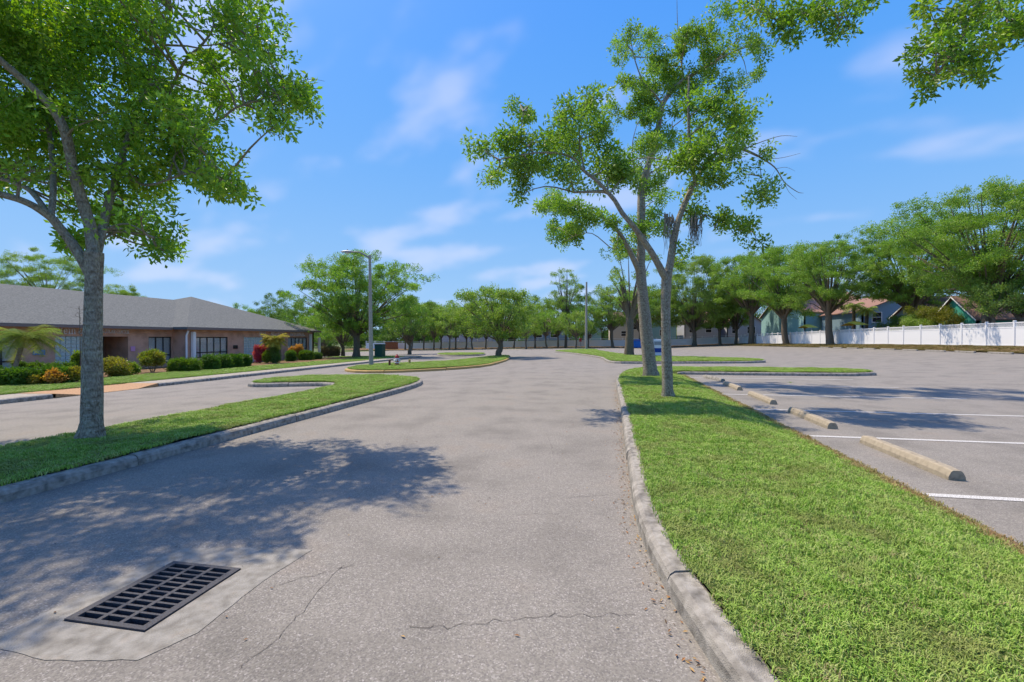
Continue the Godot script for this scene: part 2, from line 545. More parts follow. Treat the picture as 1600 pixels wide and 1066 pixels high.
# A tree farther off: trunk, limbs and a crown of clumps of its own size
func far_tree(called: String, label: String, base: Vector3, half_w: float, top: float, bottom: float, pal: Array, tr: float, seed: int, dens := 1.0, leaf := 2.6, group := "") -> Node3D:
	rng.seed = seed
	var t := thing(called, label, "tree", base, group)
	var fork := base.lerp(Vector3(base.x, bottom, base.z), 0.9)
	fork.y = maxf(fork.y, base.y + 1.0)
	var lean := Vector3(rng.randfn(), 0, rng.randfn()) * 0.12
	limb(t, "trunk", [base + Vector3(0, -0.15, 0), base + Vector3(0, 0.35, 0), base.lerp(fork, 0.5) + lean, fork + lean], [tr * 1.35, tr * 1.05, tr * 0.92, tr * 0.85], M.dark_bark, 9, 0.08)
	fork += lean
	var mid := Vector3(base.x, (top + bottom) / 2, base.z)
	var half_h := (top - bottom) / 2
	var cl := []
	var n := int(clampf(14 + half_w * 5.0, 16, 46) * dens)
	for k in n:
		var an := k * 2.39996 + rng.randf() * 0.5
		var v := -0.85 + 1.75 * (k + 0.5) / n
		var rr := sqrt(maxf(0.05, 1.0 - v * v * 0.92)) * rng.randf_range(0.35, 1.0) * (1.0 + 0.12 * sin(an * 2.0 + seed))
		if v < -0.3:
			rr *= rng.randf_range(0.7, 1.1)
		var p := mid + Vector3(cos(an) * rr * half_w, v * half_h * rng.randf_range(0.75, 1.08), sin(an) * rr * half_w)
		var r := half_w * rng.randf_range(0.17, 0.33)
		cl.append([p, Vector3(r, r * rng.randf_range(0.45, 0.7), r), int(clampf(r * r * 44.0 / (leaf * leaf) * 4.0, 12, 110))])
	for k in mini(7, n):
		var c = cl[(k * 5 + 2) % n]
		var e: Vector3 = c[0]
		limb(t, "limb", [fork - Vector3(0, 0.3, 0), fork.lerp(e, 0.45) + Vector3(rng.randfn() * 0.2, half_h * 0.12, rng.randfn() * 0.2), e], [tr * 0.6, tr * 0.36, tr * 0.1], M.dark_bark, 6, 0.06)
	var tw := MB.new()
	for c in cl:
		tw.tube(PackedVector3Array([fork, fork.lerp(c[0], 0.5) + Vector3(0, half_h * 0.1, 0), c[0]]), PackedFloat32Array([tr * 0.3, tr * 0.16, tr * 0.05]), 4, 0.0, false)
	part(tw, "branches", M.dark_bark, t, "stuff")
	foliage(t, "crown", ragged(cl, 3), leaf, pal, seed)
	return t

func far_px(called: String, label: String, px: float, d: float, pl: float, pr: float, yt: float, yb: float, pal: Array, tr: float, seed: int, dens := 1.0, group := "", up := 0.0, leaf := 2.6) -> Node3D:
	var x := at_d(px, d)
	var base := P(x, d, up)
	var z := zc_of(base)
	return far_tree(called, label, base, (pr - pl) / 2.0 / F * z, EYE + (530.0 - yt) / F * z, EYE + (530.0 - yb) / F * z, pal, tr, seed, dens, leaf, group)

# ---------------------------------------------------------------- ground pieces
func chaikin(p: PackedVector2Array, times := 2) -> PackedVector2Array:
	for t in times:
		var q := PackedVector2Array()
		for k in p.size():
			var a := p[k]
			var b := p[(k + 1) % p.size()]
			q.append(a.lerp(b, 0.25))
			q.append(a.lerp(b, 0.75))
		p = q
	return p

func resample(p: PackedVector2Array, step: float) -> PackedVector2Array:
	var q := PackedVector2Array()
	for k in p.size():
		var a := p[k]
		var b := p[(k + 1) % p.size()]
		var n := maxi(1, int(round(a.distance_to(b) / step)))
		for j in n:
			q.append(a.lerp(b, float(j) / n))
	return q

func sheet(outline: PackedVector2Array, step: float, up: Callable) -> MB:   # a surface over an outline (x, distance) that follows the ground
	var mb := MB.new()
	var pts := resample(outline, step)
	var lo := Vector2(1e9, 1e9)
	var hi := -lo
	for p in pts:
		lo = lo.min(p)
		hi = hi.max(p)
	var edge := pts.size()
	var y := lo.y + step * 0.5
	var row := 0
	while y < hi.y:
		var x := lo.x + step * (0.5 if row % 2 else 0.25)
		while x < hi.x:
			var q := Vector2(x, y)
			if Geometry2D.is_point_in_polygon(q, outline):
				var near := false
				for k in edge:
					if pts[k].distance_squared_to(q) < step * step * 0.2:
						near = true
						break
				if not near:
					pts.append(q)
			x += step
		y += step * 0.87
		row += 1
	var tr := Geometry2D.triangulate_delaunay(pts)
	for p in pts:
		mb.vert(P(p.x, p.y, up.call(p)), Vector3.UP)
	for k in range(0, tr.size(), 3):
		var c := (pts[tr[k]] + pts[tr[k + 1]] + pts[tr[k + 2]]) / 3.0
		if Geometry2D.is_point_in_polygon(c, outline):
			var a := mb.v[tr[k]]
			var b := mb.v[tr[k + 1]]
			var d := mb.v[tr[k + 2]]
			if (b - a).cross(d - a).y > 0:
				mb.tri(tr[k], tr[k + 1], tr[k + 2])
			else:
				mb.tri(tr[k], tr[k + 2], tr[k + 1])
	# normals
	for k in mb.n.size():
		mb.n[k] = Vector3.ZERO
	for k in range(0, mb.ix.size(), 3):
		var a := mb.ix[k]
		var b := mb.ix[k + 2]
		var c := mb.ix[k + 1]
		var nn := (mb.v[b] - mb.v[a]).cross(mb.v[c] - mb.v[a])
		for i in [a, b, c]:
			mb.n[i] += nn
	for k in mb.n.size():
		mb.n[k] = mb.n[k].normalized() if mb.n[k].length() > 1e-9 else Vector3.UP
	return mb

func tufts(parent: Node3D, outline: PackedVector2Array, up: Callable, density: Callable, pal: Array, scale := 1.0) -> void:
	var lo := Vector2(1e9, 1e9)
	var hi := -lo
	for p in outline:
		lo = lo.min(p)
		hi = hi.max(p)
	var sets := [[[], []], [[], []], [[], []], [[], []]]
	# tiles of one metre
	var y := lo.y
	while y < hi.y:
		var x := lo.x
		while x < hi.x:
			var mid := Vector2(x + 0.5, y + 0.5)
			var z := zc_of(Vector3(mid.x, 0, -mid.y))
			var ds = density.call(mid, z)
			var s: float = scale * clampf(0.9 + z * 0.045, 1.0, 3.2)
			var n := int(ds)
			for i in n:
				var p := Vector2(x + rng.randf(), y + rng.randf())
				if not Geometry2D.is_point_in_polygon(p, outline):
					continue
				var k := rng.randi() % 4
				var b := Basis(Vector3.UP, rng.randf() * TAU).rotated(Vector3.RIGHT, rng.randfn() * 0.12)
				var v := nz.get_noise_2d(p.x * 60.0, p.y * 60.0)
				sets[k][0].append(Transform3D(b.scaled(Vector3(s, minf(s, 1.5) * (1.0 + v * 0.35), s)), P(p.x, p.y, up.call(p) - 0.006) - parent.position))
				var c := pick(pal)
				if v < -0.15:
					c = c.lerp(Color(0.26, 0.25, 0.09), clampf(-v * 1.1, 0.0, 0.6))
				elif rng.randf() < 0.05:
					c = Color(0.34, 0.29, 0.14)
				sets[k][1].append(c)
			x += 1.0
		y += 1.0
	for k in 4:
		if sets[k][0].size() > 0:
			multi(parent, "grass", tuft_meshes[k], sets[k][0], sets[k][1], M.blade)

const PROFILE := [[0.0, -0.05], [0.005, 0.075], [0.02, 0.108], [0.05, 0.128], [0.15, 0.133], [0.17, 0.12], [0.17, -0.02]]

func kerb_run(parent: Node3D, pts: PackedVector2Array, inward: float, m: Material, piece := 3.0) -> void:
	# pts: open polyline along the outer foot of the kerb; inward +1 when the island lies to the left of travel
	var acc := 0.0
	var cur := []
	for k in pts.size():
		var a := pts[maxi(k - 1, 0)]
		var b := pts[mini(k + 1, pts.size() - 1)]
		var t := (b - a).normalized()
		cur.append([pts[k], Vector2(-t.y, t.x) * inward])
		if k > 0:
			acc += pts[k].distance_to(pts[k - 1])
		if (acc > piece or k == pts.size() - 1) and cur.size() > 1:
			var mb := MB.new()
			var cnt := cur.size()
			var tilt := rng.randfn() * 0.003
			var rise := rng.randfn() * 0.004
			var rings := []
			for j in cnt:
				var c: Vector2 = cur[j][0]
				if j == 0:
					c = c.lerp(cur[1][0], 0.02)
				elif j == cnt - 1:
					c = c.lerp(cur[cnt - 2][0], 0.02)
				var ring := []
				for q in PROFILE:
					var w: Vector2 = c + (cur[j][1] as Vector2) * (q[0] + tilt)
					ring.append(P(w.x, w.y, q[1] + (rise + nz.get_noise_2d(w.x * 30.0, w.y * 30.0) * 0.006 if q[1] > 0.05 else 0.0)))
				rings.append(ring)
			for j in cnt - 1:
				for q in PROFILE.size() - 1:
					if inward > 0:
						mb.quad(rings[j][q], rings[j + 1][q], rings[j + 1][q + 1], rings[j][q + 1])
					else:
						mb.quad(rings[j + 1][q], rings[j][q], rings[j][q + 1], rings[j + 1][q + 1])
			for e in [0, cnt - 1]:
				for q in range(1, PROFILE.size() - 1):
					mb.tri3(rings[e][0], rings[e][q], rings[e][q + 1])
			part(mb, "kerb", m, parent)
			cur = [cur[cur.size() - 1]]
			acc = 0.0

func island(called: String, label: String, raw: Array, kerb_where: Callable, density: Callable, step: float, yellow = null, open_edge = null, round := 2) -> Node3D:
	var poly := PackedVector2Array()
	for p in raw:
		poly.append(Vector2(p[0], p[1]))
	poly = chaikin(poly, round)
	var area := 0.0
	for k in poly.size():
		area += poly[k].cross(poly[(k + 1) % poly.size()])
	if area < 0:
		poly.reverse()
	var mid := Vector2.ZERO
	for p in poly:
		mid += p / poly.size()
	var node := thing(called, label, "lawn", P(mid.x, mid.y), "", "structure")
	var fine := resample(poly, 0.3 if step < 0.6 else 0.8)
	# kerb runs: maximal stretches where kerb_where holds
	var n := fine.size()
	var start := 0
	for k in n:
		if not kerb_where.call(fine[k]):
			start = k
			break
	var run := PackedVector2Array()
	var tone := -1
	for j in n + 1:
		var q := fine[(start + j) % n]
		var on: bool = kerb_where.call(q)
		var yl := 1 if (yellow != null and yellow.call(q)) else 0
		if run.size() > 0 and (not on or yl != tone or j == n):
			if on:
				run.append(q)
			if run.size() > 1:
				kerb_run(node, run, 1.0, M.yellow_kerb if tone == 1 else M.concrete)
			run = PackedVector2Array()
		if on and j < n:
			run.append(q)
			tone = yl
	# lawn
	var inner := PackedVector2Array()
	for k in n:
		var t := (fine[(k + 1) % n] - fine[(k + n - 1) % n]).normalized()
		inner.append(fine[k] + Vector2(-t.y, t.x) * (0.15 if kerb_where.call(fine[k]) else 0.0))
	var lift := func(q: Vector2) -> float:
		var e := 1.0
		if open_edge != null:
			e = smoothstep(0.0, 0.9, open_edge.call(q))
		return lerpf(0.012, 0.125, e) + (0.03 + nz.get_noise_2d(q.x * 25.0, q.y * 25.0) * 0.03) * e
	part(sheet(inner, step, lift), "turf", M.soil, node)
	tufts(node, inner, lift, density, GRASS)
	return node

# ---------------------------------------------------------------- building helpers
func wall_panel(mb: MB, o: Vector3, u: Vector3, w: float, h: float, nrm: Vector3, thick: float, holes: Array) -> void:
	# upright wall from corner o along u, holes as [u0, u1, y0, y1]; front looks along nrm
	var xs := [0.0, w]
	var ys := [0.0, h]
	for q in holes:
		xs.append_array([q[0], q[1]])
		ys.append_array([q[2], q[3]])
	xs.sort()
	ys.sort()
	var solid := func(i: int, j: int) -> bool:
		if i < 0 or j < 0 or i >= xs.size() - 1 or j >= ys.size() - 1:
			return false
		var cx: float = (xs[i] + xs[i + 1]) / 2
		var cyy: float = (ys[j] + ys[j + 1]) / 2
		for q in holes:
			if cx > q[0] and cx < q[1] and cyy > q[2] and cyy < q[3]:
				return false
		return true
	var at := func(x: float, y: float, back: float) -> Vector3:
		return o + u * x + Vector3(0, y, 0) - nrm * back
	var flip := u.cross(Vector3.UP).dot(nrm) < 0
	var q4 := func(a: Vector3, b: Vector3, c: Vector3, d: Vector3) -> void:
		if flip:
			mb.quad(d, c, b, a)
		else:
			mb.quad(a, b, c, d)
	for i in xs.size() - 1:
		for j in ys.size() - 1:
			if xs[i + 1] - xs[i] < 1e-5 or ys[j + 1] - ys[j] < 1e-5 or not solid.call(i, j):
				continue
			var x0: float = xs[i]
			var x1: float = xs[i + 1]
			var y0: float = ys[j]
			var y1: float = ys[j + 1]
			q4.call(at.call(x0, y0, 0.0), at.call(x1, y0, 0.0), at.call(x1, y1, 0.0), at.call(x0, y1, 0.0))
			q4.call(at.call(x1, y0, thick), at.call(x0, y0, thick), at.call(x0, y1, thick), at.call(x1, y1, thick))
			if not solid.call(i - 1, j):
				q4.call(at.call(x0, y0, thick), at.call(x0, y0, 0.0), at.call(x0, y1, 0.0), at.call(x0, y1, thick))
			if not solid.call(i + 1, j):
				q4.call(at.call(x1, y0, 0.0), at.call(x1, y0, thick), at.call(x1, y1, thick), at.call(x1, y1, 0.0))
			if not solid.call(i, j + 1):
				q4.call(at.call(x0, y1, 0.0), at.call(x1, y1, 0.0), at.call(x1, y1, thick), at.call(x0, y1, thick))
			if not solid.call(i, j - 1):
				q4.call(at.call(x0, y0, thick), at.call(x1, y0, thick), at.call(x1, y0, 0.0), at.call(x0, y0, 0.0))

func window_x(parent: Node3D, x: float, d0: float, d1: float, y0: float, y1: float, cols: int, rows: Array, frame: Material, bar := 0.06, blinds := true) -> void:
	# a window in a wall that faces +X: frame and bars, pane, blind behind
	var w := Node3D.new()
	w.name = "window"
	w.position = Vector3(x, y0, -(d0 + d1) / 2) - parent.position
	parent.add_child(w, true)
	var fr := MB.new()
	fr.box(Vector3(x - 0.06, y0, -d1), Vector3(x, y0 + bar, -d0))
	fr.box(Vector3(x - 0.06, y1 - bar, -d1), Vector3(x, y1, -d0))
	for c in cols + 1:
		var d := lerpf(d0 + bar / 2, d1 - bar / 2, float(c) / cols)
		fr.box(Vector3(x - 0.058, y0 + bar, -d - bar / 2), Vector3(x - 0.002, y1 - bar, -d + bar / 2))
	for r in rows:
		var y: float = lerpf(y0, y1, r)
		for c in cols:
			var da := lerpf(d0 + bar / 2, d1 - bar / 2, float(c) / cols) + bar / 2
			var db := lerpf(d0 + bar / 2, d1 - bar / 2, float(c + 1) / cols) - bar / 2
			fr.box(Vector3(x - 0.056, y - bar / 2, -db), Vector3(x - 0.004, y + bar / 2, -da))
	part(fr, "window_frame", frame, w)
	for c in cols:
		var da := lerpf(d0 + bar / 2, d1 - bar / 2, float(c) / cols) + bar / 2
		var db := lerpf(d0 + bar / 2, d1 - bar / 2, float(c + 1) / cols) - bar / 2
		var pn := MB.new()
		pn.box(Vector3(x - 0.035, y0 + bar, -db), Vector3(x - 0.027, y1 - bar, -da))
		part(pn, "pane", M.glass, w)
	if blinds:
		var b := MB.new()
		var y := y1 - 0.04
		while y > y0 + 0.05:
			b.quad(Vector3(x - 0.14, y - 0.05, -d0 - 0.03), Vector3(x - 0.14, y - 0.05, -d1 + 0.03), Vector3(x - 0.12, y, -d1 + 0.03), Vector3(x - 0.12, y, -d0 - 0.03))
			y -= 0.055
		part(b, "blind", M.blind, w)

func roof_quad(mb: MB, a: Vector3, b: Vector3, c: Vector3, d: Vector3, th := 0.12) -> void:
	mb.quad(a, b, c, d)
	var dn := Vector3(0, -th, 0)
	mb.quad(d + dn, c + dn, b + dn, a + dn)
	mb.quad(a + dn, b + dn, b, a)
	mb.quad(b + dn, c + dn, c, b)
	mb.quad(c + dn, d + dn, d, c)
	mb.quad(d + dn, a + dn, a, d)

func text_part(parent: Node3D, s: String, at: Vector3, height: float, turn: float, m: Material, fontname := "Droid Serif", width := 0.0, italic := false) -> void:
	var tm := TextMesh.new()
	var f := SystemFont.new()
	f.font_names = PackedStringArray([fontname])
	f.font_italic = italic
	tm.font = f
	tm.text = s
	tm.font_size = 32
	tm.pixel_size = height / 23.0
	tm.depth = 0.03
	var o := MeshInstance3D.new()
	o.mesh = tm
	o.material_override = m
	o.name = "lettering"
	o.position = at - parent.position
	o.rotation.y = turn
	if width > 0.0:
		var w := tm.get_aabb().size.x
		if w > 0.01:
			o.scale = Vector3(width / w, 1, 1)
	parent.add_child(o, true)

func bush(called: String, label: String, cat: String, px: float, yb: float, yt: float, wpx: float, pal: Array, boxy: bool, group := "", x_lock := 0.0, leaf := 1.25) -> Node3D:
	var b := gp(px, yb, 0.13)
	if x_lock != 0.0:
		b = P(x_lock, at_x(px, x_lock), 0.13)
	var z := zc_of(b)
	var hgt := (yb - yt) / F * z
	if x_lock != 0.0:
		hgt = EYE + (530.0 - yt) / F * z - b.y
	hgt = maxf(hgt, 0.3)
	var w := wpx / F * z
	var t := thing(called, label, cat, b, group)
	var st := MB.new()
	for k in 5:
		var an := k * 1.3
		st.tube(PackedVector3Array([b + Vector3(cos(an) * 0.03, -0.06, sin(an) * 0.03), b + Vector3(cos(an) * w * 0.15, hgt * 0.3, sin(an) * w * 0.15), b + Vector3(cos(an) * w * 0.3, hgt * 0.75, sin(an) * w * 0.3)]), PackedFloat32Array([0.018, 0.014, 0.006]), 5, 0.0)
	part(st, "stem", M.dark_bark, t)
	var cl := []
	if boxy:
		var n := maxi(2, int(ceil(w / (hgt * 0.6))))
		for k in n:
			for j in 2:
				var cx := lerpf(-w / 2 + hgt * 0.3, w / 2 - hgt * 0.3, (k + 0.5) / n) if n > 1 else 0.0
				cl.append([b + Vector3(0, hgt * (0.3 + 0.37 * j), 0) + Vector3(cy, 0, -sy).normalized() * cx * 1.0, Vector3(w / n * 0.75, hgt * 0.34, hgt * 0.5), clampf(w / n * hgt * 650.0, 60, 260)])
	else:
		for k in 9:
			var dir := Vector3(rng.randfn(), rng.randfn() * 0.6, rng.randfn()).normalized()
			cl.append([b + Vector3(0, hgt * 0.52, 0) + dir * Vector3(w * 0.3, hgt * 0.3, w * 0.3), Vector3(w * 0.22, hgt * 0.2, w * 0.22), clampf(w * hgt * 70.0, 16, 70)])
	foliage(t, "foliage", cl, leaf, pal, rng.randi() % 4)
	return t

func frond_crown(parent: Node3D, c: Vector3, n: int, length: float, droop: float, pal: Array, rise := 0.6) -> void:
	for k in n:
		var mb := MB.new()
		var an := k * 2.39996
		var dir := Vector3(cos(an), 0, sin(an))
		var e := lerpf(1.1, -0.25, float(k) / n) * rise
		var L := length * rng.randf_range(0.8, 1.05)
		var pts := PackedVector3Array()
		for j in 9:
			var s := j / 8.0
			pts.append(c + dir * L * s * (1.0 - 0.18 * s) + Vector3(0, L * (e * s - droop * s * s), 0))
		var rad := PackedFloat32Array()
		for j in 9:
			rad.append(lerpf(0.016, 0.004, j / 8.0))
		mb.tube(pts, rad, 5, 0.0)
		for j in 56:
			var s := 0.1 + 0.88 * j / 56.0
			var i := mini(int(s * 8), 7)
			var p := pts[i].lerp(pts[i + 1], s * 8 - i)
			var t := (pts[i + 1] - pts[i]).normalized()
			for sd in [-1.0, 1.0]:
				var out: Vector3 = (t.cross(Vector3.UP).normalized() * sd + t * 0.55 + Vector3(0, rng.randf_range(-0.35, 0.25), 0)).normalized()
				var ll := L * 0.3 * sin(PI * clampf(s * 0.85 + 0.12, 0, 1)) + 0.05
				var w := t * 0.011
				mb.tri3(p - w, p + w, p + out * ll - Vector3(0, ll * 0.3, 0))
		var m: StandardMaterial3D = M.leaf.duplicate()
		m.vertex_color_use_as_albedo = false
		var col := pick(pal)
		m.albedo_color = col.linear_to_srgb()
		m.roughness = 0.8
		m.metallic_specular = 0.2
		m.backlight = Color(col.r * 1.2, col.g * 1.2, col.b).linear_to_srgb()
		part(mb, "frond", m, parent)

func _ready() -> void:
	# ------------------------------------------------ camera, sky, sun
	var cam := Camera3D.new()
	cam.name = "camera"
	cam.position = Vector3(0, EYE, 0)
	cam.rotation_degrees = Vector3(-0.245, YAW, 0)
	cam.fov = 74.57
	cam.near = 0.05
	cam.far = 3000.0
	add_child(cam)
	nz.seed = 4
	nz.frequency = 0.02
	nz.fractal_octaves = 3
	var env := Environment.new()
	env.background_mode = Environment.BG_SKY
	env.tonemap_mode = Environment.TONE_MAPPER_LINEAR
	env.tonemap_exposure = 2.02
	env.sdfgi_enabled = true
	env.ssao_enabled = true
	env.ssil_enabled = true
	var pan := PanoramaSkyMaterial.new()
	pan.panorama = ImageTexture.create_from_image(sky_image())
	pan.energy_multiplier = 1.0
	var sky := Sky.new()
	sky.sky_material = pan
	env.sky = sky
	env.background_energy_multiplier = 1.0
	var we := WorldEnvironment.new()
	we.name = "environment"
	we.environment = env
	add_child(we)
	var sun := DirectionalLight3D.new()
	sun.name = "sun"
	sun.light_energy = 0.92
	sun.light_color = Color(1.0, 0.93, 0.83)
	sun.light_angular_distance = 0.55
	sun.shadow_enabled = true
	var to := Vector3(0.47, -1.0, 0.24)      # light travels to the right, down and towards the camera
	sun.look_at_from_position(Vector3.ZERO, to, Vector3.UP)
	add_child(sun)

	rng.seed = 7
	make_materials()
	make_leaf_meshes()
	build_ground()
	build_islands()
	build_building()
	build_planting()
	build_fences()
	build_houses()
	build_near_trees()
	build_far_trees()
	build_objects()

func sky_image() -> Image:
	var w := 1024
	var h := 512
	var im := Image.create(w, h, false, Image.FORMAT_RGBF)
	var a := FastNoiseLite.new()
	a.seed = 12
	a.frequency = 1.7
	a.fractal_octaves = 5
	var to_sun := Vector3(-0.47, 1.0, -0.24).normalized()
	var b := FastNoiseLite.new()
	b.seed = 31
	b.frequency = 0.55
	b.fractal_octaves = 3
	for j in h:
		var el := PI * (0.5 - (j + 0.5) / h)
		var y := sin(el)
		for i in w:
			var az := TAU * (i + 0.5) / w
			var u := maxf(y, 0.0)
			var c := Color(maxf(0.21 * exp(-2.4 * u - 1.5 * u * u), 0.02), 0.325 * exp(-1.2 * u), 0.465)
			if y > -0.02:
				# thin cirrus on a layer overhead
				var k := 1.0 / (u + 0.2)
				var q := Vector2(cos(az) * cos(el), sin(az) * cos(el)) * k
				var n1 := a.get_noise_2d(q.x * 1.1 + q.y * 0.5 + 3.0, q.y * 0.6 - q.x * 0.25)
				var n2 := b.get_noise_2d(q.x + 7.0, q.y)
				var cl := smoothstep(-0.02, 0.6, n1 * 0.95 + n2 * 0.5) * 0.34
				c = c.lerp(Color(0.47, 0.46, 0.55), cl)
			# forward scattering of the humid air round the sun (Henyey-Greenstein)
			var ct := Vector3(sin(az) * cos(el), y, -cos(az) * cos(el)).dot(to_sun)
			var hg := 0.2775 / pow(1.7225 - 1.7 * ct, 1.5) * 0.032
			im.set_pixel(i, j, Color(c.r + hg, c.g + hg * 0.97, c.b + hg * 0.9))
	return im

# ---------------------------------------------------------------- ground
func grid_sheet(xs: Array, ds: Array, up: float, skip: Callable) -> MB:
	var mb := MB.new()
	for j in ds.size():
		for i in xs.size():
			var p := P(xs[i], ds[j], up)
			var e := 0.5
			var n := Vector3(hh(p.x - e, p.z) - hh(p.x + e, p.z), 2 * e, hh(p.x, p.z - e) - hh(p.x, p.z + e)).normalized()
			mb.vert(p, n)
	var w := xs.size()
	for j in ds.size() - 1:
		for i in xs.size() - 1:
			if skip.call((xs[i] + xs[i + 1]) / 2, (ds[j] + ds[j + 1]) / 2):
				continue
			var a := j * w + i
			mb.tri(a, a + 1, a + w + 1)
			mb.tri(a, a + w + 1, a + w)
	return mb

const GX0 := -2.86
const GX1 := -2.33
const GD0 := 1.96
const GD1 := 2.61

func build_ground() -> void:
	var hole := func(x: float, d: float) -> bool: return x > GX0 + 0.02 and x < GX1 - 0.02 and d > GD0 + 0.02 and d < GD1 - 0.02
	var xs := []
	var x := -46.0
	while x <= 26.6:
		xs.append(x)
		x += 1.0
	xs.append_array([26.5, GX0 + 0.03, GX1 - 0.03])
	xs.sort()
	var ds := []
	x = -14.0
	while x <= 100.0:
		ds.append(x)
		x += 1.0
	ds.append_array([GD0 + 0.03, GD1 - 0.03])
	ds.sort()
	var lot := single(grid_sheet(xs, ds, 0.0, hole), "asphalt_driveway", M.asphalt, "grey worn asphalt driveway and car park with exposed aggregate", "asphalt", "", "structure")
	# wide ground beyond
	var gx := []
	var gd := []
	for k in 41:
		gx.append(-700.0 + k * 35.0)
	gx.append_array([-46.0, -30.0, -16.0, 0.0, 8.0, 13.0, 18.0, 22.0, 26.5, 30.0])
	gx.sort()
	for k in 31:
		gd.append(-150.0 + k * 40.0)
	gd.append_array([0.0, 30.0, 45.0, 55.0, 65.0, 100.0])
	gd.sort()
	var ux := []
	for v in gx:
		if ux.is_empty() or v - ux[-1] > 0.5:
			ux.append(v)
	var ud := []
	for v in gd:
		if ud.is_empty() or v - ud[-1] > 0.5:
			ud.append(v)
	var inside := func(a: float, d: float) -> bool: return a > -45.0 and a < 26.0 and d > -13.0 and d < 99.0
	single(grid_sheet(ux, ud, -0.12, inside), "ground", M.earth, "flat grassy ground stretching beyond the car park", "ground", "", "structure")
	# cracks
	rng.seed = 71
	var lines := [[[640, 985], [720, 978], [800, 972], [870, 965], [910, 963], [1000, 962]], [[372, 1050], [430, 1000], [470, 960], [520, 900], [540, 880]], [[800, 806], [840, 804], [884, 804]], [[855, 678], [862, 700], [866, 715]], [[420, 920], [520, 893], [560, 880]], [[835, 780], [900, 778], [960, 774]]]
	for l in lines:
		var pts := []
		for k in l.size() - 1:
			var a := gp(l[k][0], l[k][1])
			var b := gp(l[k + 1][0], l[k + 1][1])
			for j in 6:
				pts.append(a.lerp(b, j / 6.0) + Vector3(rng.randfn() * 0.008, 0, rng.randfn() * 0.012))
		var mb := MB.new()
		for k in pts.size() - 1:
			var t: Vector3 = (pts[k + 1] - pts[k]).normalized()
			var wa := t.cross(Vector3.UP) * rng.randf_range(0.0006, 0.002)
			var u := Vector3(0, 0.0035, 0)
			mb.quad(pts[k] - wa + u, pts[k] + wa + u, pts[k + 1] + wa + u, pts[k + 1] - wa + u)
		part(mb, "crack", M.crack, lot)
	# parking bay lines
	for k in 7:
		var d := 2.33 + k * 2.76
		var x0 := 3.0 + 0.035 * d
		var mb := MB.new()
		for j in 14:
			var xa := x0 + j * 0.42
			var xb := xa + 0.42
			mb.quad(P(xa, d - 0.05, 0.005), P(xb, d - 0.05, 0.005), P(xb, d + 0.05, 0.005), P(xa, d + 0.05, 0.005))
		part(mb, "bay_line", M.paint, lot)
	# concrete collar round the drain
	var ap := [Vector2(-3.06, 1.74), Vector2(-2.6, 1.7), Vector2(-2.16, 1.78), Vector2(-2.05, 2.0), Vector2(-2.08, 2.5), Vector2(-2.03, 2.95), Vector2(-2.5, 2.9), Vector2(-3.0, 2.8), Vector2(-3.04, 2.25)]
	var rough := PackedVector2Array()
	for k in ap.size():
		for j in 6:
			rough.append(ap[k].lerp(ap[(k + 1) % ap.size()], j / 6.0) + Vector2(rng.randfn(), rng.randfn()) * 0.0025)
	var rect := PackedVector2Array([Vector2(GX0 - 0.005, GD0 - 0.005), Vector2(GX1 + 0.005, GD0 - 0.005), Vector2(GX1 + 0.005, GD1 + 0.005), Vector2(GX0 - 0.005, GD1 + 0.005)])
	var mb2 := MB.new()
	for half in [PackedVector2Array([Vector2(-4, 0), Vector2(-2.6, 0), Vector2(-2.6, 4), Vector2(-4, 4)]), PackedVector2Array([Vector2(-2.6, 0), Vector2(-1, 0), Vector2(-1, 4), Vector2(-2.6, 4)])]:
		for piece in Geometry2D.intersect_polygons(rough, half):
			for q in Geometry2D.clip_polygons(piece, rect):
				var tr := Geometry2D.triangulate_polygon(q)
				for k in range(0, tr.size(), 3):
					var a := P(q[tr[k]].x, q[tr[k]].y, 0.003)
					var b := P(q[tr[k + 1]].x, q[tr[k + 1]].y, 0.003)
					var c := P(q[tr[k + 2]].x, q[tr[k + 2]].y, 0.003)
					if (b - a).cross(c - a).y < 0:
						mb2.tri3(a, c, b)
					else:
						mb2.tri3(a, b, c)
	single(mb2, "drain_collar", M.apron, "smooth pale concrete collar around the storm drain grate", "concrete", "", "structure")
	# grate and pit
	var g := thing("storm_drain_grate", "dark cast iron storm drain grate with three columns of slots", "drain grate", P((GX0 + GX1) / 2, (GD0 + GD1) / 2))
	var y0 := -0.03
	var y1 := 0.008
	var fr := MB.new()
	var fx := 0.045
	var fd := 0.03
	fr.box(Vector3(GX0, y0, -GD1), Vector3(GX0 + fx, y1, -GD0))
	fr.box(Vector3(GX1 - fx, y0, -GD1), Vector3(GX1, y1, -GD0))
	fr.box(Vector3(GX0 + fx, y0, -GD0 - fd), Vector3(GX1 - fx, y1, -GD0))
	fr.box(Vector3(GX0 + fx, y0, -GD1), Vector3(GX1 - fx, y1, -GD1 + fd))
	part(fr, "frame", M.cast_iron, g)
	var xa := GX0 + fx
	var xb := GX1 - fx
	var cw := (xb - xa) / 3.0
	for k in [1, 2]:
		var bm := MB.new()
		bm.box(Vector3(xa + cw * k - 0.013, y0, -GD1 + fd), Vector3(xa + cw * k + 0.013, y1 - 0.001, -GD0 - fd))
		part(bm, "long_bar", M.cast_iron, g)
	var rows := 12
	for c in 3:
		for r in range(1, rows):
			var d := lerpf(GD0 + fd, GD1 - fd, float(r) / rows)
			var bm := MB.new()
			bm.box(Vector3(xa + cw * c + (0.013 if c > 0 else 0.0), y0, -d - 0.0075), Vector3(xa + cw * (c + 1) - (0.013 if c < 2 else 0.0), y1 - 0.002, -d + 0.0075))
			part(bm, "cross_bar", M.cast_iron, g)
	var pit := MB.new()
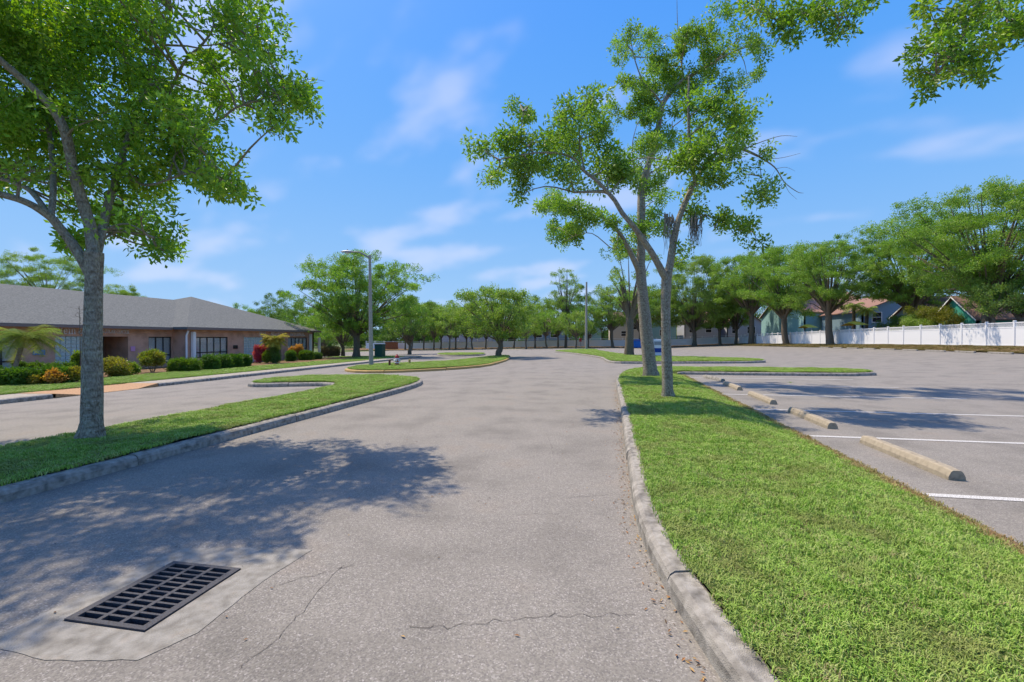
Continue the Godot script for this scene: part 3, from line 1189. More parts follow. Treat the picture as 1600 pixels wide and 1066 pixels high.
	pit.quad(Vector3(GX0, -0.8, -GD0), Vector3(GX1, -0.8, -GD0), Vector3(GX1, -0.8, -GD1), Vector3(GX0, -0.8, -GD1))
	for s in [[GX0, GD0, GX1, GD0], [GX1, GD0, GX1, GD1], [GX1, GD1, GX0, GD1], [GX0, GD1, GX0, GD0]]:
		pit.quad(Vector3(s[2], -0.8, -s[3]), Vector3(s[0], -0.8, -s[1]), Vector3(s[0], -0.031, -s[1]), Vector3(s[2], -0.031, -s[3]))
	single(pit, "drain_pit", M.pit, "dark concrete catch basin under the drain grate", "pit", "", "structure")
	# leaf litter along the right kerb and on the road
	var xf := []
	var cols := []
	var lm := MB.new()
	lm.tri3(Vector3(-0.02, 0, 0), Vector3(0, 0.004, 0.007), Vector3(0.02, 0.002, 0))
	lm.tri3(Vector3(-0.02, 0, 0), Vector3(0.02, 0.002, 0), Vector3(0, 0.005, -0.007))
	for k in 700:
		var d := rng.randf_range(1.5, 14.0)
		var edge := 0.36 + 0.03 * maxf(d - 4.0, 0.0) + 0.12 * maxf(3.6 - d, 0.0)
		var p := P(edge - 0.02 - absf(rng.randfn()) * 0.07, d, 0.006)
		if k > 520:
			p = P(rng.randf_range(-5.3, 0.3), rng.randf_range(1.8, 12.0), 0.006)
		xf.append(Transform3D(Basis(Vector3.UP, rng.randf() * TAU).rotated(Vector3.RIGHT, rng.randfn() * 0.3).scaled(Vector3.ONE * rng.randf_range(0.4, 0.95)), p))
		cols.append([Color(0.33, 0.16, 0.06), Color(0.25, 0.13, 0.06), Color(0.4, 0.26, 0.1), Color(0.12, 0.08, 0.05)][rng.randi() % 4])
	var lit := multi(self, numbered("leaf_litter"), lm.mesh(), xf, cols, M.litter)
	lit.set_meta("label", "brown fallen leaves along the kerb and driveway")
	lit.set_meta("category", "leaves")

# ---------------------------------------------------------------- islands, kerbs, bank
func build_islands() -> void:
	rng.seed = 81
	var near_density := func(q: Vector2, z: float) -> float:
		if z < 0.6:
			return 60.0
		return clampf(1900.0 / (1.0 + z * 0.28), 110.0, 1250.0)
	var right_edge := func(q: Vector2) -> float: return (2.86 + 0.036 * clampf(q.y, 0.0, 20.0)) - q.x
	var kerb_main := func(q: Vector2) -> bool: return right_edge.call(q) > 0.35 or (q.y > 19.6 and q.x > 3.2)
	island("lawn_island", "long bright green lawn island beside the right kerb, two forked trees on it", [[1.5, -6], [1.2, -1], [0.85, 0.9], [0.56, 2.15], [0.385, 3.06], [0.33, 3.9], [0.358, 4.75], [0.443, 7], [0.55, 10], [0.634, 13.5], [0.72, 16.5], [1.0, 19], [1.5, 21.4], [2.3, 23.2], [3.6, 23.7], [8, 23.6], [11.2, 23.5], [11.9, 22.2], [11.4, 20.7], [8, 20.5], [4.4, 20.5], [3.66, 20.4], [3.6, 20.0], [3.29, 12], [3.12, 7.25], [3.0, 4], [2.9, 2], [2.86, 0], [2.86, -6]], kerb_main, near_density, 0.5, null, func(q: Vector2) -> float: return right_edge.call(q) if q.y < 20.0 else 1.0, 1)
	# strip of dead grass and dirt where the lawn meets the parking bays
	var edge := PackedVector2Array()
	for k in 15:
		edge.append(Vector2(2.81 + 0.036 * clampf(-2.0 + k * 1.57, 0.0, 20.0), -2.0 + k * 1.57))
	for k in 15:
		var de := 20.0 - k * 1.57
		edge.append(Vector2(2.96 + 0.036 * clampf(de, 0.0, 20.0) + rng.randf() * 0.05, de))
	var rim := thing("dry_edge", "brown dead grass and dirt along the lawn edge by the parking bays", "grass", P(3.0, 8), "", "stuff")
	part(sheet(edge, 0.4, func(q: Vector2) -> float: return 0.016 + maxf(0.0, right_edge.call(q)) * 0.02), "dirt", M.mulch, rim)
	tufts(rim, edge, func(q: Vector2) -> float: return 0.014, func(q: Vector2, z: float) -> float: return clampf(1500.0 / (1.0 + z * 0.3), 90.0, 900.0), [Color(0.4, 0.27, 0.12), Color(0.32, 0.24, 0.1), Color(0.26, 0.28, 0.08), Color(0.45, 0.35, 0.17)], 0.9)
	var far_density := func(q: Vector2, z: float) -> float: return clampf(1300.0 / (1.0 + z * 0.32), 60.0, 600.0)
	var yes := func(q: Vector2) -> bool: return true
	island("lawn_island", "lawn median with a grey oak, kerb along the driveway and a hooked end", [[-5.55, -8], [-5.55, 4], [-5.56, 10], [-5.58, 13], [-5.85, 14.8], [-6.6, 16.1], [-8, 16.9], [-9.8, 17.2], [-11.6, 16.9], [-12.5, 15.6], [-12.2, 13.9], [-11.4, 13.4], [-10, 13.8], [-8.9, 13.9], [-8.2, 13.0], [-7.98, 11.2], [-8.0, 4], [-8.0, -8]], yes, near_density, 0.5, null, null, 1)
	island("lawn_island", "small lawn island with a yellow painted kerb, lamp post and hydrant", [[-13.7, 24.5], [-13.3, 22], [-12.1, 20.5], [-10.4, 19.8], [-8.6, 20.5], [-7, 22.2], [-6.0, 24.5], [-6.0, 28], [-6.2, 31.8], [-6.8, 36.3], [-7.5, 39.3], [-8.4, 39.8], [-9.1, 37.8], [-9.3, 33], [-10, 29], [-12, 27.2], [-13.4, 26.3]], yes, far_density, 0.9, func(q: Vector2) -> bool: return q.y < 34.0 and (q.x > -9.0 or q.y < 22.5), null, 1)
	island("lawn_island", "pointed lawn island with a half bare tree and a utility pole", [[11.4, 33], [10.6, 30.9], [6.8, 29.8], [1.8, 28.6], [1.0, 29.2], [0.7, 31], [0.6, 35.5], [-0.3, 40], [-1.8, 45.3], [-3.3, 50], [-5.3, 55.5], [-4.0, 66], [-1.2, 73], [0.2, 72], [0.5, 60], [1.8, 48], [3, 42], [4.5, 39], [8.4, 37], [11, 35.3]], yes, far_density, 1.0, null, null, 1)
	island("lawn_island", "thin dry lawn island in front of the row of young oaks", [[-17, 46], [-18.5, 52], [-12.8, 51], [-10.5, 43], [-13.7, 41.5]], yes, far_density, 1.2)
	# building side: kerb, pavement, lawn, bed
	var side := thing("pavement", "pale concrete pavement with a dark kerb in front of the brick building", "pavement", P(-16.6, 20), "", "structure")
	var kx := func(d: float) -> float: return -15.45 - 0.03 * clampf(d - 8.0, 0.0, 30.0)
	var run := PackedVector2Array()
	var d := 42.0
	for k in 7:
		run.append(Vector2(-26.0 + k * 1.3, 42.0))
	for k in 6:
		var an := k / 5.0 * PI / 2
		run.append(Vector2(kx.call(40.0) - 1.6 + 1.6 * sin(an), 40.4 + 1.6 * cos(an)))
	d = 40.0
	while d > 13.9:
		run.append(Vector2(kx.call(d), d))
		d -= 0.6
	run.append(Vector2(kx.call(13.7), 13.7))
	kerb_run(side, run, -1.0, M.concrete)
	run = PackedVector2Array()
	d = 10.4
	while d > -12.0:
		run.append(Vector2(kx.call(d), d))
		d -= 0.6
	kerb_run(side, run, -1.0, M.concrete)
	# pavement slabs
	d = -12.0
	while d < 39.4:
		var e := d + 1.5
		if d < 10.4 and e > 9.6:
			e = 10.44
		elif d > 10.4 and d < 13.6:
			d = 13.66
			e = 15.1
		if true:
			var mb := MB.new()
			mb.quad(P(kx.call(d) - 0.16, d + 0.01, 0.13), P(kx.call(e) - 0.16, e - 0.01, 0.13), P(kx.call(e) - 1.5, e - 0.01, 0.13), P(kx.call(d) - 1.5, d + 0.01, 0.13))
			var fixed := MB.new()
			for k in range(0, mb.ix.size(), 3):
				fixed.tri3(mb.v[mb.ix[k]], mb.v[mb.ix[k + 1]], mb.v[mb.ix[k + 2]])
			part(fixed, "slab", M.sidewalk, side)
		d = e
	var rp := MB.new()
	var a0 := 10.45
	var a1 := 13.65
	var am := 11.2
	var an2 := 12.9
	# tan ramp: flush at the road, rising to the pavement, with flared sides
	rp.quad(P(kx.call(am), am, 0.012), P(kx.call(am) - 1.5, am, 0.135), P(kx.call(an2) - 1.5, an2, 0.135), P(kx.call(an2), an2, 0.012))
	rp.quad(P(kx.call(an2), an2, 0.012), P(kx.call(an2) - 1.5, an2, 0.135), P(kx.call(a1) - 1.5, a1, 0.135), P(kx.call(a1), a1, 0.13))
	rp.quad(P(kx.call(a0), a0, 0.13), P(kx.call(a0) - 1.5, a0, 0.135), P(kx.call(am) - 1.5, am, 0.135), P(kx.call(am), am, 0.012))
	rp.quad(P(kx.call(an2), an2, -0.05), P(kx.call(an2), an2, 0.012), P(kx.call(a1), a1, 0.13), P(kx.call(a1), a1, -0.05))
	rp.quad(P(kx.call(a0), a0, -0.05), P(kx.call(a0), a0, 0.13), P(kx.call(am), am, 0.012), P(kx.call(am), am, -0.05))
	rp.quad(P(kx.call(am), am, -0.05), P(kx.call(am), am, 0.012), P(kx.call(an2), an2, 0.012), P(kx.call(an2), an2, -0.05))
	var rpf := MB.new()
	for k in range(0, rp.ix.size(), 3):
		rpf.tri3(rp.v[rp.ix[k]], rp.v[rp.ix[k + 1]], rp.v[rp.ix[k + 2]])
	part(rpf, "kerb_ramp", M.ramp_paint, side)
	var strip := PackedVector2Array([Vector2(-16.95, -12), Vector2(-16.95, 10), Vector2(-17.0, 20), Vector2(-17.3, 30), Vector2(-17.6, 39.5), Vector2(-20, 41.6), Vector2(-26, 41.7), Vector2(-26, 39.6), Vector2(-20.8, 38), Vector2(-20.6, 28), Vector2(-21.4, 20), Vector2(-20.6, 14), Vector2(-20.6, -12)])
	var lawn := thing("lawn", "strip of mown lawn between pavement and planting bed", "lawn", P(-19, 20), "", "structure")
	var lift := func(q: Vector2) -> float: return 0.14 + nz.get_noise_2d(q.x * 25.0, q.y * 25.0) * 0.02
	part(sheet(strip, 1.0, lift), "turf", M.soil, lawn)
	tufts(lawn, strip, lift, far_density, GRASS)
	var bed := PackedVector2Array([Vector2(-20.6, -12), Vector2(-20.6, 14), Vector2(-21.4, 20), Vector2(-20.6, 28), Vector2(-20.8, 38), Vector2(-26, 39.6), Vector2(-34, 41.7), Vector2(-46, 41.7), Vector2(-46, -12)])
	single(sheet(bed, 1.0, func(q: Vector2) -> float: return 0.135 + nz.get_noise_2d(q.x * 60.0, q.y * 60.0) * 0.03), "planting_bed", M.mulch, "brown mulch planting bed along the brick building", "bed", "", "structure")
	# bank along the right fence and the back fence
	var rise := func(q: Vector2) -> float: return 0.02 + 0.3 * smoothstep(26.2, 29.2, q.x) + 0.05 * nz.get_noise_2d(q.x * 30.0, q.y * 30.0) + 0.05
	single(sheet(PackedVector2Array([Vector2(26.2, 10), Vector2(26.2, 99), Vector2(46, 99), Vector2(46, 10)]), 1.2, rise), "bank", M.mulch, "low bank of brown leaf litter in front of the long white fence", "bank", "", "structure")
	var DRY := [Color(0.2, 0.13, 0.06), Color(0.28, 0.2, 0.09), Color(0.13, 0.14, 0.04), Color(0.24, 0.2, 0.09), Color(0.1, 0.07, 0.035)]
	var bt := thing("dry_grass", "dry grass and fallen leaves on the bank by the long white fence", "grass", P(28, 50), "", "stuff")
	tufts(bt, PackedVector2Array([Vector2(26.0, 26), Vector2(26.0, 98), Vector2(29.9, 98), Vector2(29.9, 26)]), rise, func(q: Vector2, z: float) -> float: return 45.0, DRY, 1.6)
	var rise2 := func(q: Vector2) -> float: return 0.06 + 0.25 * smoothstep(98.8, 102.0, q.y) + 0.06 * nz.get_noise_2d(q.x * 30.0, q.y * 30.0)
	single(sheet(PackedVector2Array([Vector2(-60, 98.8), Vector2(-60, 112), Vector2(46, 112), Vector2(46, 98.8)]), 1.6, rise2), "bank", M.mulch, "brown leaf littered bank below the back fence", "bank", "", "structure")

# ---------------------------------------------------------------- the brick building
func build_building() -> void:
	rng.seed = 91
	var B := thing("brick_building", "single storey salmon brick medical building with grey shingle hip roof", "building", Vector3(-27, hh(-27, -25), -25))
	var fl := -0.35
	var ev := 2.28
	var hd := 1.69
	var H := ev - fl
	# left front, faces +X at -27.5 from d=2 to 25.1
	var w := MB.new()
	var o := Vector3(-27.5, fl, -2.0)
	var hole := func(d0: float, d1: float, y0: float, y1: float, s: float) -> Array: return [d0 - s, d1 - s, y0 - fl, y1 - fl]
	wall_panel(w, o, Vector3(0, 0, -1), 23.1, H, Vector3(1, 0, 0), 0.25, [hole.call(12.5, 14.6, 0.0, hd, 2.0), hole.call(15.0, 17.11, 0.0, hd, 2.0), hole.call(18.5, 20.0, -0.2, hd, 2.0), hole.call(20.5, 22.19, fl - 0.01, hd, 2.0), hole.call(23.44, 24.99, 0.0, hd, 2.0)])
	# return and wing front
	wall_panel(w, Vector3(-27.5, fl, -25.1), Vector3(1, 0, 0), 0.848, H, Vector3(0, 0, 1), 0.25, [])
	wall_panel(w, Vector3(-26.4, fl, -25.1), Vector3(0, 0, -1), 13.5, H, Vector3(1, 0, 0), 0.25, [hole.call(25.56, 28.42, 0.25, hd, 25.1), hole.call(29.94, 31.96, -0.3, hd, 25.1), hole.call(31.97, 34.1, fl - 0.01, hd, 25.1), hole.call(34.95, 37.6, 0.25, hd, 25.1), hole.call(38.0, 38.4, 0.25, hd, 25.1)])
	wall_panel(w, Vector3(-26.4, fl, -38.6), Vector3(-1, 0, 0), 13.6, H, Vector3(0, 0, -1), 0.25, [])
	wall_panel(w, Vector3(-40.0, fl, -38.6), Vector3(0, 0, 1), 36.6, H, Vector3(-1, 0, 0), 0.25, [])
	wall_panel(w, Vector3(-40.0, fl, -2.0), Vector3(1, 0, 0), 12.5, H, Vector3(0, 0, 1), 0.25, [])
	# entrance recesses
	for a in [[-27.5, 20.5, 22.19], [-26.4, 31.97, 34.1]]:
		w.quad(Vector3(a[0] - 0.25, fl, -a[2] - 0.001), Vector3(a[0] - 1.8, fl, -a[2] - 0.001), Vector3(a[0] - 1.8, hd + 0.1, -a[2] - 0.001), Vector3(a[0] - 0.25, hd + 0.1, -a[2] - 0.001))
		w.quad(Vector3(a[0] - 1.8, fl, -a[1] + 0.001), Vector3(a[0] - 0.25, fl, -a[1] + 0.001), Vector3(a[0] - 0.25, hd + 0.1, -a[1] + 0.001), Vector3(a[0] - 1.8, hd + 0.1, -a[1] + 0.001))
		w.quad(Vector3(a[0] - 1.8, fl, -a[1]), Vector3(a[0] - 1.8, fl, -a[2]), Vector3(a[0] - 1.8, hd + 0.1, -a[2]), Vector3(a[0] - 1.8, hd + 0.1, -a[1]))
		w.quad(Vector3(a[0] - 0.25, hd + 0.02, -a[1]), Vector3(a[0] - 1.8, hd + 0.02, -a[1]), Vector3(a[0] - 1.8, hd + 0.02, -a[2]), Vector3(a[0] - 0.25, hd + 0.02, -a[2]))
		var dr := Node3D.new()
		dr.name = "door"
		dr.position = Vector3(a[0] - 1.78, fl, -a[1] - 0.5) - B.position
		B.add_child(dr, true)
		var lf := MB.new()
		lf.box(Vector3(a[0] - 1.79, fl, -a[1] - 1.05), Vector3(a[0] - 1.74, fl + 2.0, -a[1] - 0.08))
		part(lf, "door_leaf", M.door, dr)
		var hn := MB.new()
		hn.tube(PackedVector3Array([Vector3(a[0] - 1.72, fl + 0.9, -a[1] - 0.95), Vector3(a[0] - 1.72, fl + 1.2, -a[1] - 0.95)]), PackedFloat32Array([0.015, 0.015]), 6)
		part(hn, "handle", M.galvanised, dr)
	part(w, "wall", M.brick, B)
	var inner := MB.new()
	inner.box(Vector3(-39.5, fl + 0.02, -38.1), Vector3(-28.9, fl + 0.04, -2.5))
	inner.quad(Vector3(-29.3, fl, -38.1), Vector3(-29.3, fl, -2.4), Vector3(-29.3, ev, -2.4), Vector3(-29.3, ev, -38.1))
	part(inner, "interior_wall", M.room, B)
	# windows
	window_x(B, -27.56, 12.5, 14.6, 0.0, hd, 3, [0.5], M.dark_frame)
	window_x(B, -27.56, 15.0, 17.11, 0.0, hd, 3, [0.28], M.dark_frame)
	window_x(B, -27.56, 23.44, 24.99, 0.0, hd, 3, [0.3], M.dark_frame)
	window_x(B, -26.46, 25.56, 28.42, 0.25, hd, 5, [0.26], M.dark_frame)
	window_x(B, -26.46, 34.95, 37.6, 0.25, hd, 5, [0.3], M.dark_frame)
	window_x(B, -26.46, 38.0, 38.4, 0.25, hd, 1, [0.3], M.dark_frame)
	for g in [[-27.54, 18.5, 20.0, -0.2, 6, 9], [-26.44, 29.94, 31.96, -0.3, 8, 10]]:
		var win := Node3D.new()
		win.name = "glass_block_window"
		win.position = Vector3(g[0], g[3], -(g[1] + g[2]) / 2) - B.position
		B.add_child(win, true)
		var bars := MB.new()
		bars.box(Vector3(g[0] - 0.09, g[3], -g[2]), Vector3(g[0] - 0.07, hd, -g[1]))
		part(bars, "mortar", M.white_trim, win)
		var bw: float = (g[2] - g[1]) / g[4]
		var bh: float = (hd - g[3]) / g[5]
		for i in g[4]:
			for j in g[5]:
				var bl := MB.new()
				bl.rbox(Transform3D(Basis(Vector3(0, 0, 1), -PI / 2), Vector3(g[0] - 0.035, g[3] + bh * (j + 0.5), -g[1] - bw * (i + 0.5))), Vector3(bh - 0.03, 0.07, bw - 0.03), 0.012)
				part(bl, "glass_block", M.glass_block, win)
	# white posts and downspout
	for p in [[-26.25, 25.42, 0.2], [-26.2, 37.82, 0.18], [-26.3, 39.3, 0.18]]:
		var c := MB.new()
		c.box(Vector3(p[0] - p[2] / 2, fl, -p[1] - p[2] / 2), Vector3(p[0] + p[2] / 2, ev - 0.26 if p[1] < 38 else hd, -p[1] + p[2] / 2))
		part(c, "post", M.white_trim, B)
	var ds := MB.new()
	ds.tube(PackedVector3Array([Vector3(-26.3, fl + 0.1, -24.95), Vector3(-26.3, ev - 0.5, -24.95), Vector3(-26.1, ev - 0.2, -24.9)]), PackedFloat32Array([0.06, 0.06, 0.06]), 8)
	part(ds, "downspout", M.white_trim, B)
	# roofs
	var r := MB.new()
	var rl := 4.72
	var e0 := ev + 0.02
	roof_quad(r, Vector3(-27.0, e0, 0), Vector3(-27.0, e0, -32), Vector3(-33.5, rl, -32), Vector3(-33.5, rl, 0))
	roof_quad(r, Vector3(-40.5, e0 - 0.03, -32), Vector3(-40.5, e0 - 0.03, 0), Vector3(-33.52, rl, 0), Vector3(-33.52, rl, -32))
	var roof := part(r, "roof", M.shingle, B)
	roof.set_meta("label", "grey shingle roof slope over the long left part")
	var r2 := MB.new()
	var pk := Vector3(-33.1, 5.08, -31.85)
	var e1 := ev + 0.05
	var c := [Vector3(-25.95, e1, -24.65), Vector3(-25.95, e1, -39.05), Vector3(-40.4, e1, -39.05), Vector3(-40.4, e1, -24.65)]
	for k in 4:
		r2.tri3(c[k], c[(k + 1) % 4], pk)
		r2.quad(c[k] - Vector3(0, 0.16, 0), c[(k + 1) % 4] - Vector3(0, 0.16, 0), c[(k + 1) % 4], c[k])
	r2.quad(c[0] - Vector3(0, 0.15, 0), c[3] - Vector3(0, 0.15, 0), c[2] - Vector3(0, 0.15, 0), c[1] - Vector3(0, 0.15, 0))
	part(r2, "roof", M.shingle, B)
	var fa := MB.new()
	fa.box(Vector3(-27.03, ev - 0.14, -24.6), Vector3(-26.99, ev - 0.005, 0))
	fa.box(Vector3(-25.94, ev - 0.12, -39.06), Vector3(-25.9, ev + 0.03, -24.64))
	part(fa, "fascia", M.fascia, B)
	# signs and lettering
	text_part(B, "Vein", Vector3(-27.47, 1.98, -19.0), 0.36, PI / 2, M.letter, "Droid Serif", 0.85, true)
	text_part(B, "care", Vector3(-27.47, 1.94, -19.85), 0.24, PI / 2, M.letter, "Droid Serif", 0.6, true)
	text_part(B, "VASCULAR CENTER", Vector3(-27.47, 1.97, -21.35), 0.2, PI / 2, M.letter, "Droid Serif", 1.75)
	text_part(B, "3631", Vector3(-26.37, 1.96, -31.85), 0.3, PI / 2, M.letter, "Droid Serif", 0.75)
	text_part(B, "STARKEY", Vector3(-26.37, 1.96, -33.7), 0.26, PI / 2, M.letter, "Droid Serif", 1.7)
	text_part(B, "INTERNAL", Vector3(-26.37, 1.96, -36.2), 0.26, PI / 2, M.letter, "Droid Serif", 2.0)
	var s1 := MB.new()
	s1.rbox(Transform3D(Basis(Vector3(0, 0, 1), -PI / 2), Vector3(-27.47, 0.87, -17.8)), Vector3(0.26, 0.04, 0.5), 0.01)
	single(s1, "wall_sign", M.blue_sign, "small blue rectangular sign on the brick wall", "sign")
	var s2 := MB.new()
	s2.rbox(Transform3D(Basis(Vector3(0, 0, 1), -PI / 2), Vector3(-27.47, 0.95, -22.45)), Vector3(0.3, 0.03, 0.26), 0.01)
	single(s2, "wall_sign", M.pink_sign, "small pink square notice beside the recessed entrance", "sign")
	var s3 := MB.new()
	s3.rbox(Transform3D(Basis(Vector3(0, 0, 1), -PI / 2), Vector3(-26.37, 0.95, -29.1)), Vector3(0.26, 0.03, 0.42), 0.01)
	single(s3, "wall_sign", M.dark_frame, "small dark plaque on brick beside the glass block window", "sign")

# ---------------------------------------------------------------- beds and shrubs
func build_planting() -> void:
	rng.seed = 101
	var HEDGE := [Color(0.07, 0.15, 0.02), Color(0.11, 0.21, 0.03), Color(0.15, 0.24, 0.04)]
	var LIME := [Color(0.24, 0.32, 0.03), Color(0.33, 0.37, 0.05), Color(0.17, 0.26, 0.03)]
	var CROTON := [Color(0.42, 0.36, 0.05), Color(0.5, 0.4, 0.06), Color(0.25, 0.27, 0.05), Color(0.3, 0.16, 0.06)]
	var ORANGE := [Color(0.75, 0.3, 0.07), Color(0.8, 0.4, 0.09), Color(0.48, 0.27, 0.08)]
	var RED := [Color(0.7, 0.07, 0.13), Color(0.75, 0.14, 0.2), Color(0.45, 0.07, 0.1)]
	var hg := "clipped green hedges along the building"
	bush("hedge", "clipped boxy green hedge beneath the leaning palm", "hedge", 27, 603, 578, 44, HEDGE, true, hg)
	bush("hedge", "clipped boxy green hedge at the frame edge beside the palm hedge", "hedge", -8, 604, 578, 28, HEDGE, true, hg)
	bush("hedge", "clipped green hedge between two orange crotons below the blue sign", "hedge", 86, 600, 576, 56, HEDGE, true, hg)
	bush("croton", "small yellow croton between the two clipped hedges", "shrub", 51, 602, 583, 24, CROTON, false, "crotons")
	bush("croton", "small orange croton in front of the clipped hedge", "shrub", 88, 601, 579, 22, ORANGE, false, "crotons")
	bush("croton", "small yellow orange croton just left of the oak trunk", "shrub", 117, 599, 577, 20, CROTON, false, "crotons")
	bush("croton", "tall yellow green shrub against the glass block window", "shrub", 126, 589, 547, 16, LIME, false, "", -24.5)
	bush("croton", "wide yellow croton in front of the recessed entrance", "shrub", 175, 589, 560, 46, CROTON, false, "", 0.0)
	bush("croton", "yellow green croton right of the entrance croton", "shrub", 203, 587, 568, 24, LIME, false, "", 0.0)
	bush("shrub", "tall loose shrub with lime top in front of the three pane window", "shrub", 238, 584, 549, 36, LIME + CROTON, false, "", -22.5)
	bush("hedge", "clipped round hedge with yellow croton sprays near the downspout", "hedge", 288, 581, 562, 48, HEDGE + LIME, true, hg)
	for a in [[328, "nearest the downspout"], [348, "second from the downspout"], [364, "third from the downspout"], [379, "beside the pale glass block window"]]:
		bush("hedge", "clipped green hedge ball below the wide window, %s" % a[1], "hedge", a[0], 578 - (a[0] - 328) * 0.09, 556, 24, HEDGE, true, hg)
	bush("croton", "bright red croton in front of the pale glass block window", "shrub", 406, 571, 538, 18, RED, false, "crotons", -23.6)
	bush("shrub", "lime green upright shrub left of the ivy covered palm", "shrub", 418, 572, 548, 12, LIME, false, "", -23.0)
	bush("hedge", "round clipped topiary right of the ivy covered palm", "shrub", 454, 569, 549, 12, HEDGE, true, "", -23.5)
	bush("croton", "large orange croton under the dark porch window", "shrub", 462, 565, 536, 20, ORANGE, false, "crotons", -24.5)
	bush("hedge", "lime green hedge under the dark porch window", "hedge", 478, 566, 549, 22, LIME + HEDGE, true, hg, -23.5)
	bush("hedge", "dark green bush at the far corner of the building", "hedge", 495, 565, 552, 14, GREEN_DARK, true, hg, -23.5)
	bush("hedge", "dry brown clipped hedge behind the building corner", "hedge", 515, 556, 542, 34, [Color(0.2, 0.15, 0.09), Color(0.25, 0.2, 0.12), Color(0.13, 0.13, 0.06)], true, hg)
	for k in 7:
		bush("liriope", "dark strappy ground plant behind the clipped hedges", "plant", 30 + k * 13, 590, 566 + (k % 2) * 3, 17, GREEN_DARK, false, "dark plants behind the hedges", -24.4, 1.1)
	# leaning palm
	var pb := P(-23.6, at_x(13, -23.6), 0.1)
	var z := zc_of(pb)
	var pt := pd(38, 528, z + 0.3)
	var palm := thing("palm_tree", "small leaning palm with arching yellow green fronds before the brick wall", "palm", pb)
	limb(palm, "trunk", [pb + Vector3(0, -0.1, 0), pb.lerp(pt, 0.45) + Vector3(0, -0.1, 0), pt], [0.11, 0.085, 0.07], M.bark, 9, 0.08)
	frond_crown(palm, pt + Vector3(0, 0.05, 0), 26, 1.65, 0.55, [Color(0.1, 0.17, 0.02), Color(0.2, 0.22, 0.03), Color(0.13, 0.18, 0.06)], 0.75)
	# ivy covered palm
	var ib := P(-22.6, at_x(429, -22.6), 0.1)
	z = zc_of(ib)
	var itop := EYE + (530.0 - 530.0) / F * z
	var ivy := thing("palm_tree", "short palm with an ivy covered trunk and yellow fronds", "palm", ib)
	limb(ivy, "trunk", [ib + Vector3(0, -0.1, 0), Vector3(ib.x, (ib.y + itop) / 2, ib.z), Vector3(ib.x, itop, ib.z)], [0.16, 0.14, 0.12], M.dark_bark)
	var ic := []
	for k in 8:
		ic.append([Vector3(ib.x, lerpf(ib.y + 0.2, itop - 0.35, k / 7.0), ib.z), Vector3(0.42 - k * 0.02, 0.2, 0.42 - k * 0.02), 90])
	foliage(ivy, "ivy", ic, 0.9, GREEN_DARK, 1)
	frond_crown(ivy, Vector3(ib.x, itop - 0.02, ib.z), 30, 1.15, 0.5, [Color(0.24, 0.22, 0.03), Color(0.12, 0.17, 0.03), Color(0.28, 0.24, 0.04)], 0.8)
	# bare sapling before the roof
	var sb := P(-23.0, at_x(126, -23.0), 0.1)
	z = zc_of(sb)
	var sap := thing("sapling", "thin bare sapling standing before the shingle roof", "tree", sb)
	var tip := pd(124, 478, z)
	limb(sap, "trunk", [sb + Vector3(0, -0.05, 0), sb.lerp(tip, 0.5), tip], [0.025, 0.018, 0.006], M.dark_bark, 6)
	for k in 7:
		var q := sb.lerp(tip, 0.62 + 0.055 * k)
		limb(sap, "branch", [q, q + Vector3(rng.randfn() * 0.15, 0.12, rng.randfn() * 0.25), q + Vector3(rng.randfn() * 0.2, 0.2 + rng.randf() * 0.25, (1 if k % 2 else -1) * rng.randf_range(0.2, 0.5))], [0.01, 0.007, 0.003], M.dark_bark, 5)

# ---------------------------------------------------------------- fences
func fence_run(called: String, label: String, a: Vector2, b: Vector2, up: float) -> void:
	var L := a.distance_to(b)
	var n := int(round(L / 2.4))
	var u2 := (b - a) / L
	var f := thing(called, label, "fence", P(a.x, a.y, up))
	var u := Vector3(u2.x, 0, -u2.y)
	var nrm := u.cross(Vector3.UP).normalized()
	for k in n + 1:
		var q := a.lerp(b, float(k) / n)
		var p := P(q.x, q.y, up)
		var mb := MB.new()
		var t := Transform3D(Basis(u, Vector3.UP, nrm), p + Vector3(0, 0.9, 0))
		mb.obox(t, Vector3(0.13, 1.9, 0.13))
		mb.rbox(Transform3D(t.basis, p + Vector3(0, 1.875, 0)), Vector3(0.17, 0.06, 0.17), 0.025)
		part(mb, "post", M.vinyl, f)
		if k == n:
			break
		var q2 := a.lerp(b, float(k + 1) / n)
		var p2 := P(q2.x, q2.y, up)
		var c := (p + p2) / 2
		var w := L / n - 0.132
		var bs := Basis((p2 - p).normalized(), Vector3.UP, nrm)
		var pm := MB.new()
		pm.obox(Transform3D(bs, c + Vector3(0, 0.74, 0)), Vector3(w, 1.3, 0.035))
		for y in [0.1, 1.42]:
			pm.obox(Transform3D(bs, c + Vector3(0, y, 0)), Vector3(w, 0.1, 0.06))
		pm.obox(Transform3D(bs, c + Vector3(0, 1.76, 0)), Vector3(w, 0.07, 0.058))
		var pan := part(pm, "panel", M.vinyl, f)
		if q.y < 75.0 and a.x > 20.0:
			var lt := MB.new()
			var m := int(w / 0.11)
			for j in m:
				for sgn in [-1.0, 1.0]:
					var x0 := -w / 2 + (j + 0.5) * w / m
					var g := Transform3D(bs * Basis(Vector3(0, 0, 1), sgn * PI / 4), c + bs.x * x0 + Vector3(0, 1.6, 0) + nrm * 0.008 * sgn)
					lt.obox(g, Vector3(0.34, 0.028, 0.007))
			part(lt, "lattice", M.vinyl, pan)

func build_fences() -> void:
	fence_run("vinyl_fence", "long white vinyl fence with lattice top on the right bank", Vector2(30.0, 22.0), Vector2(30.0, 103.0), 0.35)
	fence_run("vinyl_fence", "white vinyl fence across the far end behind the young oaks", Vector2(30.0, 103.0), Vector2(-56.0, 103.0), 0.3)

